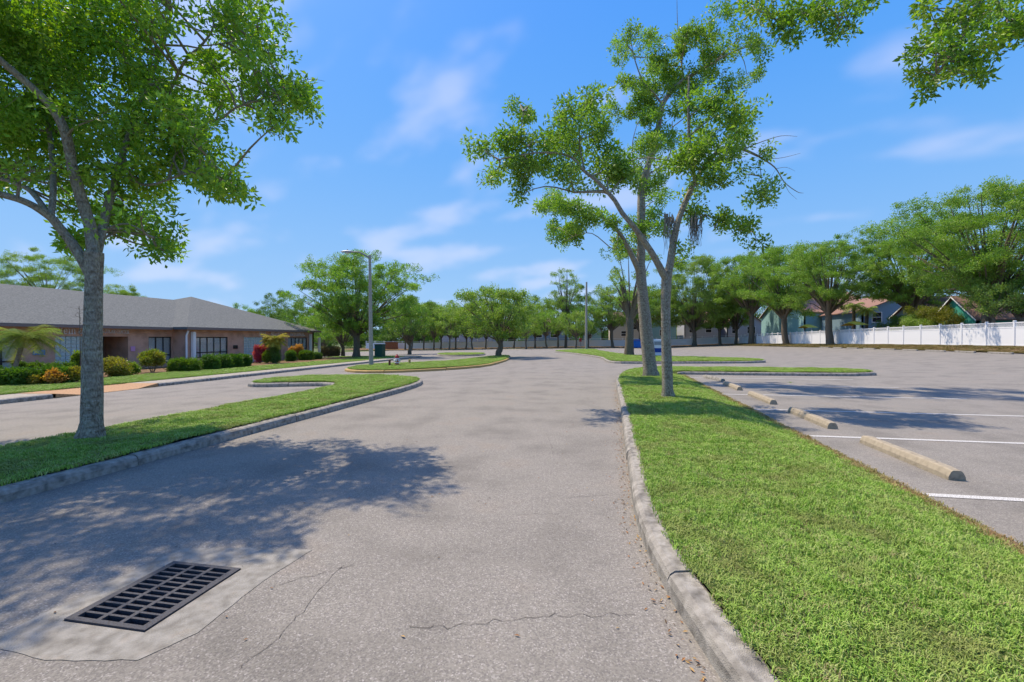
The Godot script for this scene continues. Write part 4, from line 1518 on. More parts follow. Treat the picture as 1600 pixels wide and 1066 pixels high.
# ---------------------------------------------------------------- houses behind the fence
func house(label: String, x0: float, x1: float, d0: float, d1: float, y0: float, eave: float, rise: float, along_x: bool, wallm: Material, roofm: Material, wins: Array, group := "") -> void:
	var t := thing("house", label, "house", Vector3((x0 + x1) / 2, y0, -(d0 + d1) / 2), group)
	var w := MB.new()
	var H := eave - y0
	var holes_f := []
	var holes_l := []
	for q in wins:
		(holes_f if q[0] == "f" else holes_l).append([q[1], q[1] + q[3], q[2], q[2] + q[4]])
	wall_panel(w, Vector3(x0, y0, -d0), Vector3(1, 0, 0), x1 - x0, H, Vector3(0, 0, 1), 0.2, holes_f)
	wall_panel(w, Vector3(x0, y0, -d1), Vector3(0, 0, 1), d1 - d0, H, Vector3(-1, 0, 0), 0.2, holes_l)
	w.quad(Vector3(x1, y0, -d0), Vector3(x1, y0, -d1), Vector3(x1, eave, -d1), Vector3(x1, eave, -d0))
	w.quad(Vector3(x1, y0, -d1), Vector3(x0, y0, -d1), Vector3(x0, eave, -d1), Vector3(x1, eave, -d1))
	var r := MB.new()
	var ov := 0.35
	if along_x:
		var dm := (d0 + d1) / 2
		w.tri3(Vector3(x0, eave, -d1), Vector3(x0, eave, -d0), Vector3(x0, eave + rise, -dm))
		w.tri3(Vector3(x1, eave, -d0), Vector3(x1, eave, -d1), Vector3(x1, eave + rise, -dm))
		roof_quad(r, Vector3(x0 - ov, eave - 0.1, -d0 + ov), Vector3(x1 + ov, eave - 0.1, -d0 + ov), Vector3(x1 + ov, eave + rise + 0.1, -dm), Vector3(x0 - ov, eave + rise + 0.1, -dm))
		roof_quad(r, Vector3(x1 + ov, eave - 0.1, -d1 - ov), Vector3(x0 - ov, eave - 0.1, -d1 - ov), Vector3(x0 - ov, eave + rise + 0.1, -dm - 0.01), Vector3(x1 + ov, eave + rise + 0.1, -dm - 0.01))
	else:
		var xm := (x0 + x1) / 2
		w.tri3(Vector3(x0, eave, -d0), Vector3(x1, eave, -d0), Vector3(xm, eave + rise, -d0))
		w.tri3(Vector3(x1, eave, -d1), Vector3(x0, eave, -d1), Vector3(xm, eave + rise, -d1))
		roof_quad(r, Vector3(x0 - ov, eave - 0.1, -d1 - ov), Vector3(x0 - ov, eave - 0.1, -d0 + ov), Vector3(xm, eave + rise + 0.1, -d0 + ov), Vector3(xm, eave + rise + 0.1, -d1 - ov))
		roof_quad(r, Vector3(x1 + ov, eave - 0.1, -d0 + ov), Vector3(x1 + ov, eave - 0.1, -d1 - ov), Vector3(xm + 0.01, eave + rise + 0.1, -d1 - ov), Vector3(xm + 0.01, eave + rise + 0.1, -d0 + ov))
	part(w, "wall", wallm, t)
	part(r, "roof", roofm, t)
	var trim := MB.new()
	if along_x:
		var dm := (d0 + d1) / 2
		for s in [[d0 - ov, dm], [d1 + ov, dm]]:
			var a := Vector3(x0 - ov - 0.03, eave - 0.14, -s[0])
			var b := Vector3(x0 - ov - 0.03, eave + rise + 0.06, -s[1])
			var dn := Vector3(0, -0.14, 0)
			trim.quad(a + dn, b + dn, b, a)
		part(trim, "rake_board", M.white_trim, t)
	for q in wins:
		var win := Node3D.new()
		win.name = "window"
		t.add_child(win, true)
		var fr := MB.new()
		var pn := MB.new()
		if q[0] == "f":
			var a := Vector3(x0 + q[1], y0 + q[2], -d0)
			win.position = a - t.position
			for b in [[0.0, 0.0, q[3], 0.08], [0.0, q[4] - 0.08, q[3], q[4]], [0.0, 0.08, 0.08, q[4] - 0.08], [q[3] - 0.08, 0.08, q[3], q[4] - 0.08], [0.08, q[4] / 2 - 0.03, q[3] - 0.08, q[4] / 2 + 0.03]]:
				fr.box(a + Vector3(b[0], b[1], -0.05), a + Vector3(b[2], b[3], 0.04))
			pn.box(a + Vector3(0.02, 0.02, -0.12), a + Vector3(q[3] - 0.02, q[4] - 0.02, -0.1))
		else:
			var a := Vector3(x0, y0 + q[2], -d1 + q[1])
			win.position = a - t.position
			for b in [[0.0, 0.0, q[3], 0.08], [0.0, q[4] - 0.08, q[3], q[4]], [0.0, 0.08, 0.08, q[4] - 0.08], [q[3] - 0.08, 0.08, q[3], q[4] - 0.08], [0.08, q[4] / 2 - 0.03, q[3] - 0.08, q[4] / 2 + 0.03]]:
				fr.box(a + Vector3(-0.04, b[1], b[0]), a + Vector3(0.05, b[3], b[2]))
			pn.box(a + Vector3(0.1, 0.02, 0.02), a + Vector3(0.12, q[4] - 0.02, q[3] - 0.02))
		part(fr, "window_frame", M.white_trim, win)
		part(pn, "pane", M.door, win)

func build_houses() -> void:
	var y := 0.9
	house("teal two storey house with a broad sunlit gable wall behind the fence", 35, 46, 84, 104, y, 6.2, 4.2, true, M.teal_siding, M.clay_roof, [["l", 12.0, 3.6, 1.2, 1.4]])
	house("slate blue house wing in shade joining the teal gable house", 37.5, 50, 72, 83.6, y, 5.6, 2.6, false, M.blue_siding, M.clay_roof, [["f", 1.2, 3.0, 1.3, 1.5], ["f", 4.0, 0.6, 1.3, 1.6], ["f", 6.0, 3.0, 2.2, 1.5]])
	house("green gabled house with a brown roof behind the lattice fence", 34.5, 52, 48.2, 53.4, 1.0, 3.45, 2.2, true, M.green_siding, M.brown_roof, [])
	house("dark grey blue house between the palm and the fence trees", 38, 50, 58, 66, 1.0, 4.4, 2.2, true, M.blue_siding, M.brown_roof, [["f", 2.0, 1.0, 1.4, 1.5], ["l", 3.0, 1.0, 1.4, 1.5]])
	house("pale blue house with a clay roof beyond the fence corner", 13, 19, 112, 122, -0.3, 5.0, 2.6, false, M.teal_siding, M.clay_roof, [["f", 2.2, 2.6, 1.6, 1.5]])
	house("light grey house with clay roof and white trimmed windows", 20.5, 28, 110, 120, -0.2, 5.4, 2.6, true, M.grey_siding, M.clay_roof, [["f", 1.0, 3.2, 1.4, 1.6], ["f", 4.6, 3.2, 1.4, 1.6]])
	house("grey house with a porch window at the fence corner", 29.5, 37, 109, 118, 0.0, 5.2, 2.8, false, M.grey_siding, M.clay_roof, [["f", 1.0, 2.8, 1.4, 1.6], ["f", 4.2, 2.8, 1.8, 1.6]])
	house("small pale blue gabled house behind the utility pole", -3, 1.5, 111, 119, -0.4, 3.6, 2.4, false, M.teal_siding, M.brown_roof, [["f", 1.2, 2.0, 1.0, 1.2]])
	house("cream house with a white barred window above the dumpster", 3.5, 10.5, 110, 120, -0.4, 6.0, 2.2, true, M.cream_siding, M.brown_roof, [["f", 2.6, 2.6, 1.6, 1.3], ["f", 5.0, 4.2, 1.2, 1.3]])
	house("dark blue house with a white balcony rail behind the young oaks", -17, -7, 112, 121, -0.5, 4.6, 2.4, true, M.blue_siding, M.brown_roof, [["f", 2.0, 2.4, 2.0, 1.4], ["f", 6.0, 2.4, 2.0, 1.4]])
	house("long grey house far behind the back fence", -40, -26, 113, 122, -0.6, 4.2, 2.4, true, M.grey_siding, M.brown_roof, [["f", 3.0, 2.4, 2.0, 1.4], ["f", 9.0, 2.4, 2.0, 1.4]])

# ---------------------------------------------------------------- trees
func build_near_trees() -> void:
	rng.seed = 111
	var ext := []
	# the part of the left oak's crown that stands above and left of the frame
	var ba := P(-7.17, 5.25, 0.1)
	for k in 330:
		var an := rng.randf() * TAU
		var rr := sqrt(rng.randf()) * 4.8
		var p := ba + Vector3(cos(an) * rr - 0.7, rng.randf_range(6.4, 9.0) - rr * 0.35, sin(an) * rr + 0.3)
		var s := get_screen(p)
		if s.y > -20.0 and s.x > -60.0 and s.x < 1650.0 and s.z > 0.3:
			continue
		if s.z > 0.0 and s.z < 3.2 and s.x > -500.0:
			continue
		if not shade_ok(p):
			continue
		var r := rng.randf_range(0.5, 0.8)
		ext.append([p, Vector3(r, r * 0.7, r), 30])
	var cl := [[200, 15, 40], [240, 35, 26], [130, 30, 50], [60, 40, 60], [0, 40, 60], [-80, 60, 80], [40, 130, 65], [120, 110, 55], [185, 90, 50], [235, 130, 42], [270, 165, 36], [300, 195, 36], [225, 195, 46], [150, 185, 48], [85, 205, 46], [20, 205, 46], [-60, 200, 80], [280, 235, 40], [330, 255, 30], [352, 285, 26], [372, 300, 12], [240, 272, 36], [200, 262, 42], [150, 262, 40], [180, 318, 34], [215, 345, 30], [245, 372, 24], [258, 392, 11], [182, 362, 26], [118, 330, 22], [55, 262, 30], [28, 250, 22], [370, 62, 28], [402, 42, 30], [352, 28, 18], [418, 78, 24], [395, 102, 28], [372, 132, 32], [412, 142, 30], [440, 165, 26], [432, 195, 16], [462, 132, 20], [474, 160, 13], [345, 152, 22], [326, 100, 12], [165, 58, 40], [110, 380, 10], [300, 222, 30], [310, 275, 26], [90, 290, 18]]
	near_tree("oak_tree", "large grey trunked oak on the lawn median, forked low with dense crown", ba, 6.5, [[145, 690, 0], [143, 640, 0], [145, 520, 0], [147, 440, 0], [147, 395, 0]], [0.17, 0.13, 0.108, 0.105, 0.11], [
		[[[142, 430, 0], [118, 388, -0.05], [98, 362, -0.1], [80, 340, -0.2], [45, 318, -0.4], [5, 305, -0.6], [-80, 285, -0.9]], 0.070, 0.035],
		[[[78, 338, -0.2], [50, 300, 0.1], [20, 285, 0.3], [-20, 268, 0.6], [-90, 200, 1.0]], 0.038, 0.021],
		[[[80, 342, -0.2], [84, 300, 0.0], [82, 240, 0.4], [74, 170, 0.7], [70, 90, 1.0], [60, -20, 1.3]], 0.042, 0.021],
		[[[147, 405, 0], [141, 355, 0.1], [128, 312, 0.1], [114, 262, 0.0], [105, 215, -0.1], [85, 172, -0.2], [45, 132, -0.4], [5, 98, -0.6], [-80, 20, -1.0]], 0.084, 0.035],
		[[[149, 410, 0.05], [166, 335, 0.4], [185, 268, 0.7], [203, 208, 0.9], [225, 150, 1.0], [250, 90, 1.1], [270, 20, 1.2]], 0.063, 0.021],
		[[[203, 208, 0.9], [250, 172, 0.7], [289, 98, 0.6], [315, 73, 0.6], [335, 41, 0.6], [327, -5, 0.7]], 0.028, 0.010],
		[[[203, 208, 0.9], [260, 200, 0.8], [339, 189, 0.7], [370, 169, 0.6], [430, 150, 0.5], [478, 136, 0.5]], 0.028, 0.007],
		[[[315, 73, 0.6], [345, 70, 0.6], [390, 60, 0.5], [412, 45, 0.5]], 0.010, 0.006],
		[[[440, 145, 0.5], [470, 128, 0.5], [490, 125, 0.5], [508, 128, 0.5]], 0.006, 0.002],
		[[[185, 268, 0.7], [230, 290, 0.6], [300, 270, 0.5], [350, 285, 0.4]], 0.025, 0.007],
		[[[160, 360, 0.3], [200, 350, 0.2], [240, 372, 0.1]], 0.017, 0.006]], cl, 1.3, 42.0, GREEN_A, 1.7, 3, ext, "")
	# two trees on the right island
	var clc := [[755, 236, 15], [791, 217, 20], [818, 172, 15], [816, 192, 11], [767, 276, 17], [799, 252, 27], [838, 229, 27], [822, 268, 21], [850, 256, 21], [878, 221, 25], [870, 189, 17], [909, 165, 18], [929, 146, 13], [889, 161, 12], [933, 177, 14], [917, 213, 24], [897, 252, 24], [886, 276, 19], [933, 221, 18], [937, 260, 24], [956, 276, 22], [976, 252, 20], [980, 276, 17], [811, 303, 7], [1098, 173, 21], [1118, 161, 18], [1134, 177, 17], [1098, 205, 19], [1114, 221, 17], [1149, 193, 19], [1165, 189, 13], [1138, 213, 16], [1153, 221, 11], [1075, 252, 22], [1094, 244, 21], [1059, 256, 18], [1106, 272, 19], [1090, 288, 16], [1130, 244, 16], [1149, 252, 12], [1153, 272, 11], [1189, 244, 10], [1193, 284, 13], [1189, 311, 13], [1185, 298, 11], [1098, 335, 15], [1114, 355, 13], [1138, 347, 13], [1153, 355, 15], [1169, 363, 13], [1181, 378, 7], [1075, 335, 11], [1067, 394, 11], [1066, 408, 7]]
	var bc := P(1.71, 11.16, 0.13)
	var tc := near_tree("oak_tree", "slender pale trunked tree with a high Y fork on the right lawn island", bc, 10.66, [[1044, 622, 0], [1043, 590, 0], [1041, 540, 0], [1040, 480, 0], [1042, 425, 0]], [0.155, 0.123, 0.113, 0.108, 0.118], [
		[[[1041, 440, 0], [1047, 412, 0.05], [1052, 380, 0.1], [1059, 347, 0.1], [1071, 315, 0.2], [1086, 284, 0.3], [1112, 246, 0.3], [1134, 232, 0.3], [1160, 234, 0.3], [1185, 245, 0.3]], 0.1, 0.025],
		[[[1086, 284, 0.3], [1080, 250, 0.1], [1077, 225, 0.0], [1075, 170, -0.1], [1076, 120, -0.1]], 0.05, 0.02],
		[[[1042, 438, 0], [1033, 422, -0.1], [1020, 398, -0.2], [1004, 374, -0.3], [988, 352, -0.4], [972, 333, -0.4], [958, 310, -0.4], [945, 300, -0.4], [920, 300, -0.4], [897, 301, -0.4]], 0.09, 0.025],
		[[[962, 316, -0.4], [935, 285, -0.5], [913, 268, -0.5], [895, 248, -0.6], [870, 240, -0.6], [830, 240, -0.6], [780, 250, -0.6]], 0.045, 0.012],
		[[[913, 268, -0.5], [905, 220, -0.4], [910, 180, -0.3], [925, 150, -0.3]], 0.022, 0.008],
		[[[835, 240, -0.6], [815, 215, -0.5], [818, 175, -0.5]], 0.014, 0.006],
		[[[1185, 245, 0.3], [1210, 262, 0.3], [1225, 285, 0.4], [1245, 300, 0.4], [1255, 302, 0.4]], 0.018, 0.004],
		[[[1160, 234, 0.3], [1190, 222, 0.2], [1220, 213, 0.2], [1245, 214, 0.2]], 0.013, 0.003],
		[[[1185, 245, 0.3], [1215, 248, 0.5], [1250, 240, 0.6]], 0.01, 0.003],
		[[[1065, 328, 0.2], [1095, 335, 0.4], [1130, 345, 0.5], [1165, 362, 0.5]], 0.022, 0.006],
		[[[1185, 250, 0.3], [1190, 285, 0.3], [1188, 312, 0.3]], 0.01, 0.004],
		[[[1212, 264, 0.3], [1228, 262, 0.3], [1242, 268, 0.3]], 0.006, 0.002],
		[[[1225, 285, 0.4], [1232, 300, 0.4], [1245, 312, 0.4]], 0.006, 0.002]], clc, 1.35, 145.0, GREEN_B, 0.8, 1, [], "")
	moss(tc, [[1043, 335, 65], [1047, 340, 50], [1086, 338, 62], [1083, 340, 45], [1089, 342, 40]], 10.8)
	var clb := [[886, 315, 19], [878, 339, 23], [862, 351, 13], [889, 366, 19], [917, 355, 19], [882, 380, 9], [909, 331, 17], [949, 351, 13], [976, 386, 15], [956, 388, 9], [1020, 355, 17], [1012, 366, 17], [1033, 347, 12], [1023, 244, 19], [1016, 276, 15], [1031, 300, 15], [1027, 315, 9], [1020, 213, 15], [1037, 213, 13], [1047, 189, 19], [992, 169, 19], [972, 169, 15], [980, 138, 13], [1004, 134, 17], [996, 158, 19], [1012, 95, 15], [1020, 106, 11], [996, 43, 13], [980, 63, 13], [972, 92, 9], [967, 80, 8], [1027, 59, 11], [1047, 118, 21], [1031, 130, 17], [1075, 110, 19], [1098, 87, 23], [1090, 47, 17], [1110, 51, 17], [1075, 47, 12], [1134, 79, 20], [1153, 59, 16], [1173, 71, 14], [1189, 83, 10], [1114, 114, 16], [1145, 134, 14], [1169, 126, 12], [1083, 142, 13], [1004, 195, 12], [1060, 150, 14], [985, 262, 12], [1000, 300, 12]]
	near_tree("oak_tree", "tall leaning rough trunked tree behind the slender forked tree", P(2.04, 17.3, 0.13), 16.68, [[1017, 589, 0], [1014, 560, 0], [1008, 500, 0], [1003, 450, 0], [1000, 415, 0]], [0.31, 0.245, 0.214, 0.19, 0.18], [
		[[[1000, 425, 0], [1002, 380, 0], [1002, 315, 0], [1008, 275, 0], [1019, 236, 0], [1028, 200, 0], [1035, 165, 0], [1050, 142, 0], [1067, 126, 0], [1100, 108, 0], [1134, 87, 0], [1165, 75, 0]], 0.17, 0.02],
		[[[1001, 430, 0], [992, 410, -0.2], [980, 385, -0.4], [966, 362, -0.5], [941, 339, -0.6], [925, 325, -0.7], [890, 335, -0.8]], 0.12, 0.02],
		[[[1008, 275, 0], [1030, 262, 0.5], [1047, 240, 0.7], [1050, 190, 0.8]], 0.04, 0.015],
		[[[1035, 165, 0], [1020, 145, -0.3], [1005, 130, -0.4], [990, 90, -0.6], [985, 60, -0.6]], 0.04, 0.01],
		[[[1067, 126, 0], [1062, 80, 0.3], [1058, 40, 0.4], [1057, 0, 0.4]], 0.03, 0.006],
		[[[1100, 108, 0], [1095, 70, 0.4], [1085, 45, 0.5]], 0.022, 0.008],
		[[[1002, 315, 0], [990, 262, -0.5], [988, 225, -0.6], [995, 195, -0.7]], 0.03, 0.01],
		[[[966, 362, -0.5], [960, 390, -0.6], [925, 365, -0.8], [895, 370, -0.8]], 0.025, 0.008]], clb, 1.5, 130.0, GREEN_B, 1.1, 1, [], "")
	# the tree beside the camera whose branches hang into the top right corner
	var bd := P(2.2, -2.6, 0.1)
	var t := thing("oak_tree", "leafy branches hanging in from a tree standing beside the viewer", "tree", bd)
	var sk := PackedVector3Array()
	var fork := bd + Vector3(0.1, 3.2, 0)
	limb(t, "trunk", [bd + Vector3(0, -0.1, 0), bd + Vector3(0.05, 1.5, 0), fork, bd + Vector3(0.3, 5.5, -0.3), bd + Vector3(0.5, 8.0, -0.5)], [0.26, 0.2, 0.18, 0.13, 0.06], M.bark, 12)
	var l1 := [fork, pd(1780, -330, 3.2), pd(1640, -160, 5.0), pd(1540, -20, 5.8), pd(1500, 60, 6.0), pd(1462, 120, 6.1)]
	var l2 := [pd(1700, -230, 4.2), pd(1480, -150, 6.0), pd(1340, -50, 6.8), pd(1270, 15, 7.0), pd(1210, 32, 7.1)]
	var l3 := [pd(1540, -20, 5.8), pd(1565, 20, 6.0), pd(1590, 50, 6.2)]
	var l4 := [pd(1340, -50, 6.8), pd(1320, 10, 6.8), pd(1305, 50, 6.8)]
	sk.append_array(limb(t, "limb", l1, [0.11, 0.085, 0.06, 0.035, 0.02, 0.006], M.bark))
	sk.append_array(limb(t, "limb", l2, [0.06, 0.045, 0.03, 0.016, 0.006], M.bark))
	sk.append_array(limb(t, "limb", l3, [0.03, 0.018, 0.008], M.bark))
	sk.append_array(limb(t, "limb", l4, [0.025, 0.015, 0.006], M.bark))
	var cd := []
	for c in [[1160, 12, 14, 7.1], [1189, 15, 19, 7.1], [1210, 30, 21, 7.1], [1224, 48, 17, 7.1], [1240, 62, 10, 7.1], [1246, 16, 24, 7], [1270, 34, 20, 7], [1288, 14, 22, 7], [1300, 42, 16, 6.9], [1306, 58, 10, 6.9], [1324, 46, 12, 6.9], [1330, 8, 19, 6.8], [1347, 14, 9, 6.8], [1372, -2, 9, 6.8], [1434, 8, 12, 6.2], [1450, 16, 18, 6.2], [1421, 88, 12, 6.2], [1438, 76, 16, 6.2], [1459, 60, 22, 6.1], [1480, 39, 24, 6.1], [1504, 14, 25, 6], [1534, 28, 26, 6], [1564, 14, 27, 6], [1590, 32, 24, 6.1], [1495, 74, 24, 6], [1519, 88, 24, 6], [1546, 72, 22, 6], [1572, 56, 22, 6.1], [1600, 50, 20, 6.1], [1480, 98, 20, 6], [1459, 112, 16, 6.1], [1465, 130, 11, 6.1], [1498, 116, 14, 6], [1520, 112, 11, 6], [1443, 146, 7, 6.1], [1535, 122, 7, 6], [1427, 118, 6, 6.2]]:
		for k in 2:
			var zz: float = c[3] + rng.randfn() * 0.3
			var r: float = c[2] / F * zz
			cd.append([pd(c[0], c[1], zz), Vector3(r, r * 0.85, r), maxf(4, 95.0 * r * r * 3.0)])
	for k in 46:      # crown over and behind the viewer's right shoulder
		var p := bd + Vector3(rng.randf_range(-1.5, 4.5), rng.randf_range(4.5, 8.8), rng.randf_range(-2.5, 3.5))
		var s := get_screen(p)
		if s.z > 0.2 and s.y > -120.0 and s.x > -200 and s.x < 1900:
			continue
		cd.append([p, Vector3(0.7, 0.5, 0.7), 50])
	var tw := MB.new()
	for c in cd:
		var best := Vector3.ZERO
		var bdist := 1e9
		for q in sk:
			var dd: float = q.distance_squared_to(c[0])
			if dd < bdist:
				bdist = dd
				best = q
		tw.tube(PackedVector3Array([best, best.lerp(c[0], 0.5) + Vector3(0, 0.05, 0), c[0]]), PackedFloat32Array([0.012, 0.008, 0.003]), 5, 0.0)
	part(tw, "twigs", M.bark, t, "stuff")
	foliage(t, "crown", cd, 1.0, GREEN_DARK + GREEN_A, 2)

func shade_ok(p: Vector3) -> bool:      # the crown reaches only as far as its shadow on the driveway shows
	var h := p.y
	var s := get_screen(Vector3(p.x + 0.47 * h, 0.0, p.z + 0.24 * h))
	if s.z < 0.3:
		return s.x < 0.0 or p.x < -5.0
	if s.x > 700.0:
		return false
	var lim := 985.0
	if s.x > 0.0:
		lim = 985.0 - s.x * 0.42
	if s.x > 300.0:
		lim = 850.0 - (s.x - 300.0) * 0.2
	if s.x > 520.0:
		lim = 780.0 - (s.x - 520.0) * 0.2
	return s.y < lim

func get_screen(p: Vector3) -> Vector3:      # where a point is seen: pixel x, pixel y, depth
	var q := p - Vector3(0, EYE, 0)
	var z := -q.z * cy - q.x * sy
	var x := q.x * cy - q.z * sy
	if absf(z) < 0.01:
		z = 0.01
	return Vector3(800.0 + F * x / z, 530.0 - F * q.y / z, z)

func moss(t: Node3D, spots: Array, z: float) -> void:
	for s in spots:
		var mb := MB.new()
		for k in 16:
			var a := pd(s[0] + rng.randfn() * 4.0, s[1] + rng.randfn() * 3.0, z + rng.randfn() * 0.08)
			var L: float = s[2] / F * z * rng.randf_range(0.45, 1.0)
			var pts := PackedVector3Array()
			var rad := PackedFloat32Array()
			for j in 5:
				pts.append(a + Vector3(rng.randfn() * 0.02, -L * j / 4.0, rng.randfn() * 0.02))
				rad.append(lerpf(0.012, 0.003, j / 4.0))
			mb.tube(pts, rad, 4, 0.2, false)
		part(mb, "hanging_moss", M.moss, t)

func build_far_trees() -> void:
	var s := 1000
	# individual trees: name label, px, distance, left, right, top, bottom, palette, trunk radius
	var L := [
		["broad dark oak behind the lamp post, wide spreading crown", 557, 39.6, 476, 668, 404, 520, GREEN_FAR, 0.33, 1.5],
		["smaller oak left of the broad lamp post oak", 536, 46.5, 466, 556, 466, 542, GREEN_FAR, 0.2, 1.1],
		["low branching oak at the right side of the broad oak", 640, 52.0, 588, 664, 462, 535, GREEN_DARK, 0.2, 1.1],
		["round bright green tree on the yellow kerbed island", 779, 37.3, 700, 838, 448, 532, GREEN_LIGHT, 0.24, 1.5],
		["half bare tree with grey forked trunk on the pointed island", 983, 40.3, 930, 1030, 385, 490, GREEN_LIGHT, 0.38, 0.6],
		["oak against the fence left of the teal gable", 1174, 92.0, 1092, 1216, 392, 488, GREEN_FAR, 0.5, 1.5],
		["oak with crossing limbs in front of the teal gable", 1228, 76.5, 1166, 1292, 384, 492, GREEN_FAR, 0.45, 1.5],
		["tall oak before the slate blue house", 1297, 62.5, 1230, 1364, 368, 486, GREEN_FAR, 0.42, 1.5],
		["wide oak behind the fence left of the green gable", 1425, 60.0, 1340, 1510, 342, 482, GREEN_FAR, 0.45, 1.6],
		["huge oak rising over the brown roofed house", 1545, 45.0, 1440, 1690, 288, 470, GREEN_FAR, 0.5, 1.8],
		["small bright tree just behind the lattice fence", 1557, 42.5, 1508, 1604, 446, 487, GREEN_LIGHT, 0.12, 1.0],
		["leafy tree behind the lattice at the frame edge", 1598, 43.0, 1560, 1660, 440, 492, GREEN_FAR, 0.16, 1.0],
		["large pale green oak beyond the pointed island", 1085, 99.5, 1030, 1150, 398, 518, GREEN_LIGHT, 0.45, 1.5],
		["tall pale tree rising above the far tree row", 884, 99.8, 858, 916, 416, 500, GREEN_LIGHT, 0.3, 1.0],
		["pale airy tree behind the shingle roof left of the oak trunk", 78, 62.0, 8, 136, 398, 470, GREEN_LIGHT, 0.25, 0.9],
		["pale tree top showing above the roof ridge right of the trunk", 190, 66.0, 152, 228, 448, 490, GREEN_LIGHT, 0.2, 0.8],
		["dark tree behind the hip roof", 420, 75.0, 380, 462, 486, 530, GREEN_DARK, 0.25, 1.0],
		["dark tree between hip roof and broad oak", 470, 70.0, 436, 512, 480, 535, GREEN_DARK, 0.25, 1.0],
		["dark tree behind the brown hedge", 505, 60.0, 470, 545, 490, 540, GREEN_FAR, 0.22, 1.0]]
	for a in L:
		s += 7
		var up := 0.13
		if a[2] > 98.0 or at_d(a[1], a[2]) > 26.4:
			up = 0.3
		far_px("oak_tree", a[0], a[1], a[2], a[3], a[4], a[5], a[6], a[7], a[8], s, a[9], "", up, 2.1 if a[2] < 70 else 2.9)
	# rows that only their place tells apart
	rng.seed = 333
	var row := [633, 643, 662, 678, 689, 702, 712, 728, 738, 759, 803, 822, 836, 854, 872, 900, 919]
	for k in row.size():
		s += 7
		rng.seed = s
		var d := [99.6, 88.0, 99.4, 94.0, 99.7, 90.0, 99.5, 96.0, 92.0, 99.6][k % 10] as float
		var up := 0.2 if d > 99.0 else 0.0
		far_px("young_oak", "slim young oak with pale crown in the row before the back fence", row[k], d, row[k] - 26 - rng.randf() * 9, row[k] + 26 + rng.randf() * 9, rng.randf_range(464, 486), rng.randf_range(524, 530), [GREEN_LIGHT, GREEN_FAR, GREEN_LIGHT][k % 3], 0.18, s, 0.9, "young oaks before the back fence", up, 3.4)
	var mid := [957, 1000, 1040, 1125, 1150]
	for k in mid.size():
		s += 7
		rng.seed = s
		far_px("fence_oak", "dark limbed oak on the bank by the back fence near the dumpster", mid[k], 100.2, mid[k] - 38, mid[k] + 38, rng.randf_range(425, 450), 515, [GREEN_LIGHT, GREEN_FAR][k % 2], 0.3, s, 1.2, "oaks on the bank near the dumpster", 0.2, 3.4)
	var px := 380.0
	while px < 1460.0:
		s += 7
		rng.seed = s
		var d := rng.randf_range(128, 145)
		if px > 1150:
			d = rng.randf_range(112, 126)
		far_px("wood_tree", "tree of the dark belt behind the houses beyond the fence", px, d, px - 34, px + 34, rng.randf_range(455, 482) - (25.0 if px > 880 else 0.0), 546, [GREEN_FAR, GREEN_DARK][int(px) % 2], 0.35, s, 0.9, "belt of trees behind the houses", 0.0, 4.5)
		px += 40.0 + rng.randf() * 10
	# the far wood that closes the view
	rng.seed = 777
	var wood := thing("far_wood", "dark low band of far off woods behind the houses", "wood", P(0, 155), "", "stuff")
	var wc := []
	for k in 150:
		var wx := -150.0 + k * 2.0
		for j in 2:
			wc.append([P(wx + rng.randfn() * 2.0, 152.0 + rng.randfn() * 5.0, 1.2 + j * 2.6 + rng.randf() * 1.4), Vector3(3.4, 1.9, 2.5), 34])
	foliage(wood, "foliage", wc, 6.5, GREEN_DARK, 1)
	# shrubs and a palm behind the right fence
	for a in [[1395, 34.5, 45, 492, GREEN_DARK, "blue green broad leaved shrub behind the fence"], [1420, 34, 40, 486, GREEN_DARK, "dark tall shrub behind the fence beside the yellow shrub"], [1450, 34, 40, 478, [Color(0.3, 0.27, 0.04), Color(0.22, 0.24, 0.05), Color(0.14, 0.18, 0.03)], "yellow green weeping shrub behind the white fence"], [1478, 33.5, 40, 474, [Color(0.32, 0.27, 0.04), Color(0.2, 0.22, 0.05)], "yellow weeping shrub next to the green gable"], [1440, 32.5, 50, 494, GREEN_LIGHT, "low feathery green shrub showing over the fence"]]:
		rng.seed = s
		s += 3
		var b := P(a[1], at_x(a[0], a[1]), 0.35)
		var z := zc_of(b)
		var t := thing("garden_shrub", a[5], "shrub", b)
		var top: float = EYE + (530.0 - a[3]) / F * z
		limb(t, "stem", [b - Vector3(0, 0.1, 0), b + Vector3(0.05, 1.0, 0), Vector3(b.x, top - 0.6, b.z)], [0.07, 0.06, 0.02], M.dark_bark, 6)
		var c := []
		var w: float = a[2] / 2.0 / F * z
		for k in 14:
			c.append([Vector3(b.x + rng.randf_range(-w, w), lerpf(b.y + 1.0, top - 0.3, rng.randf()), b.z + rng.randf_range(-w, w)), Vector3(0.6, 0.5, 0.6), 34])
		foliage(t, "foliage", c, 1.8, a[4], 1)
	for a in [[1334, 33.0, 478, "cabbage palm behind the fence before the grey blue house"], [1354, 34.0, 484, "short palm behind the fence beside the cabbage palm"]]:
		rng.seed = s
		s += 3
		var b := P(a[1], at_x(a[0], a[1]), 0.3)
		var z := zc_of(b)
		var top := Vector3(b.x, EYE + (530.0 - a[2]) / F * z, b.z)
		var t := thing("palm_tree", a[3], "palm", b)
		limb(t, "trunk", [b - Vector3(0, 0.1, 0), b.lerp(top, 0.5), top], [0.22, 0.2, 0.2], M.dark_bark, 8, 0.15)
		frond_crown(t, top, 22, 1.7, 0.7, GREEN_LIGHT, 0.8)

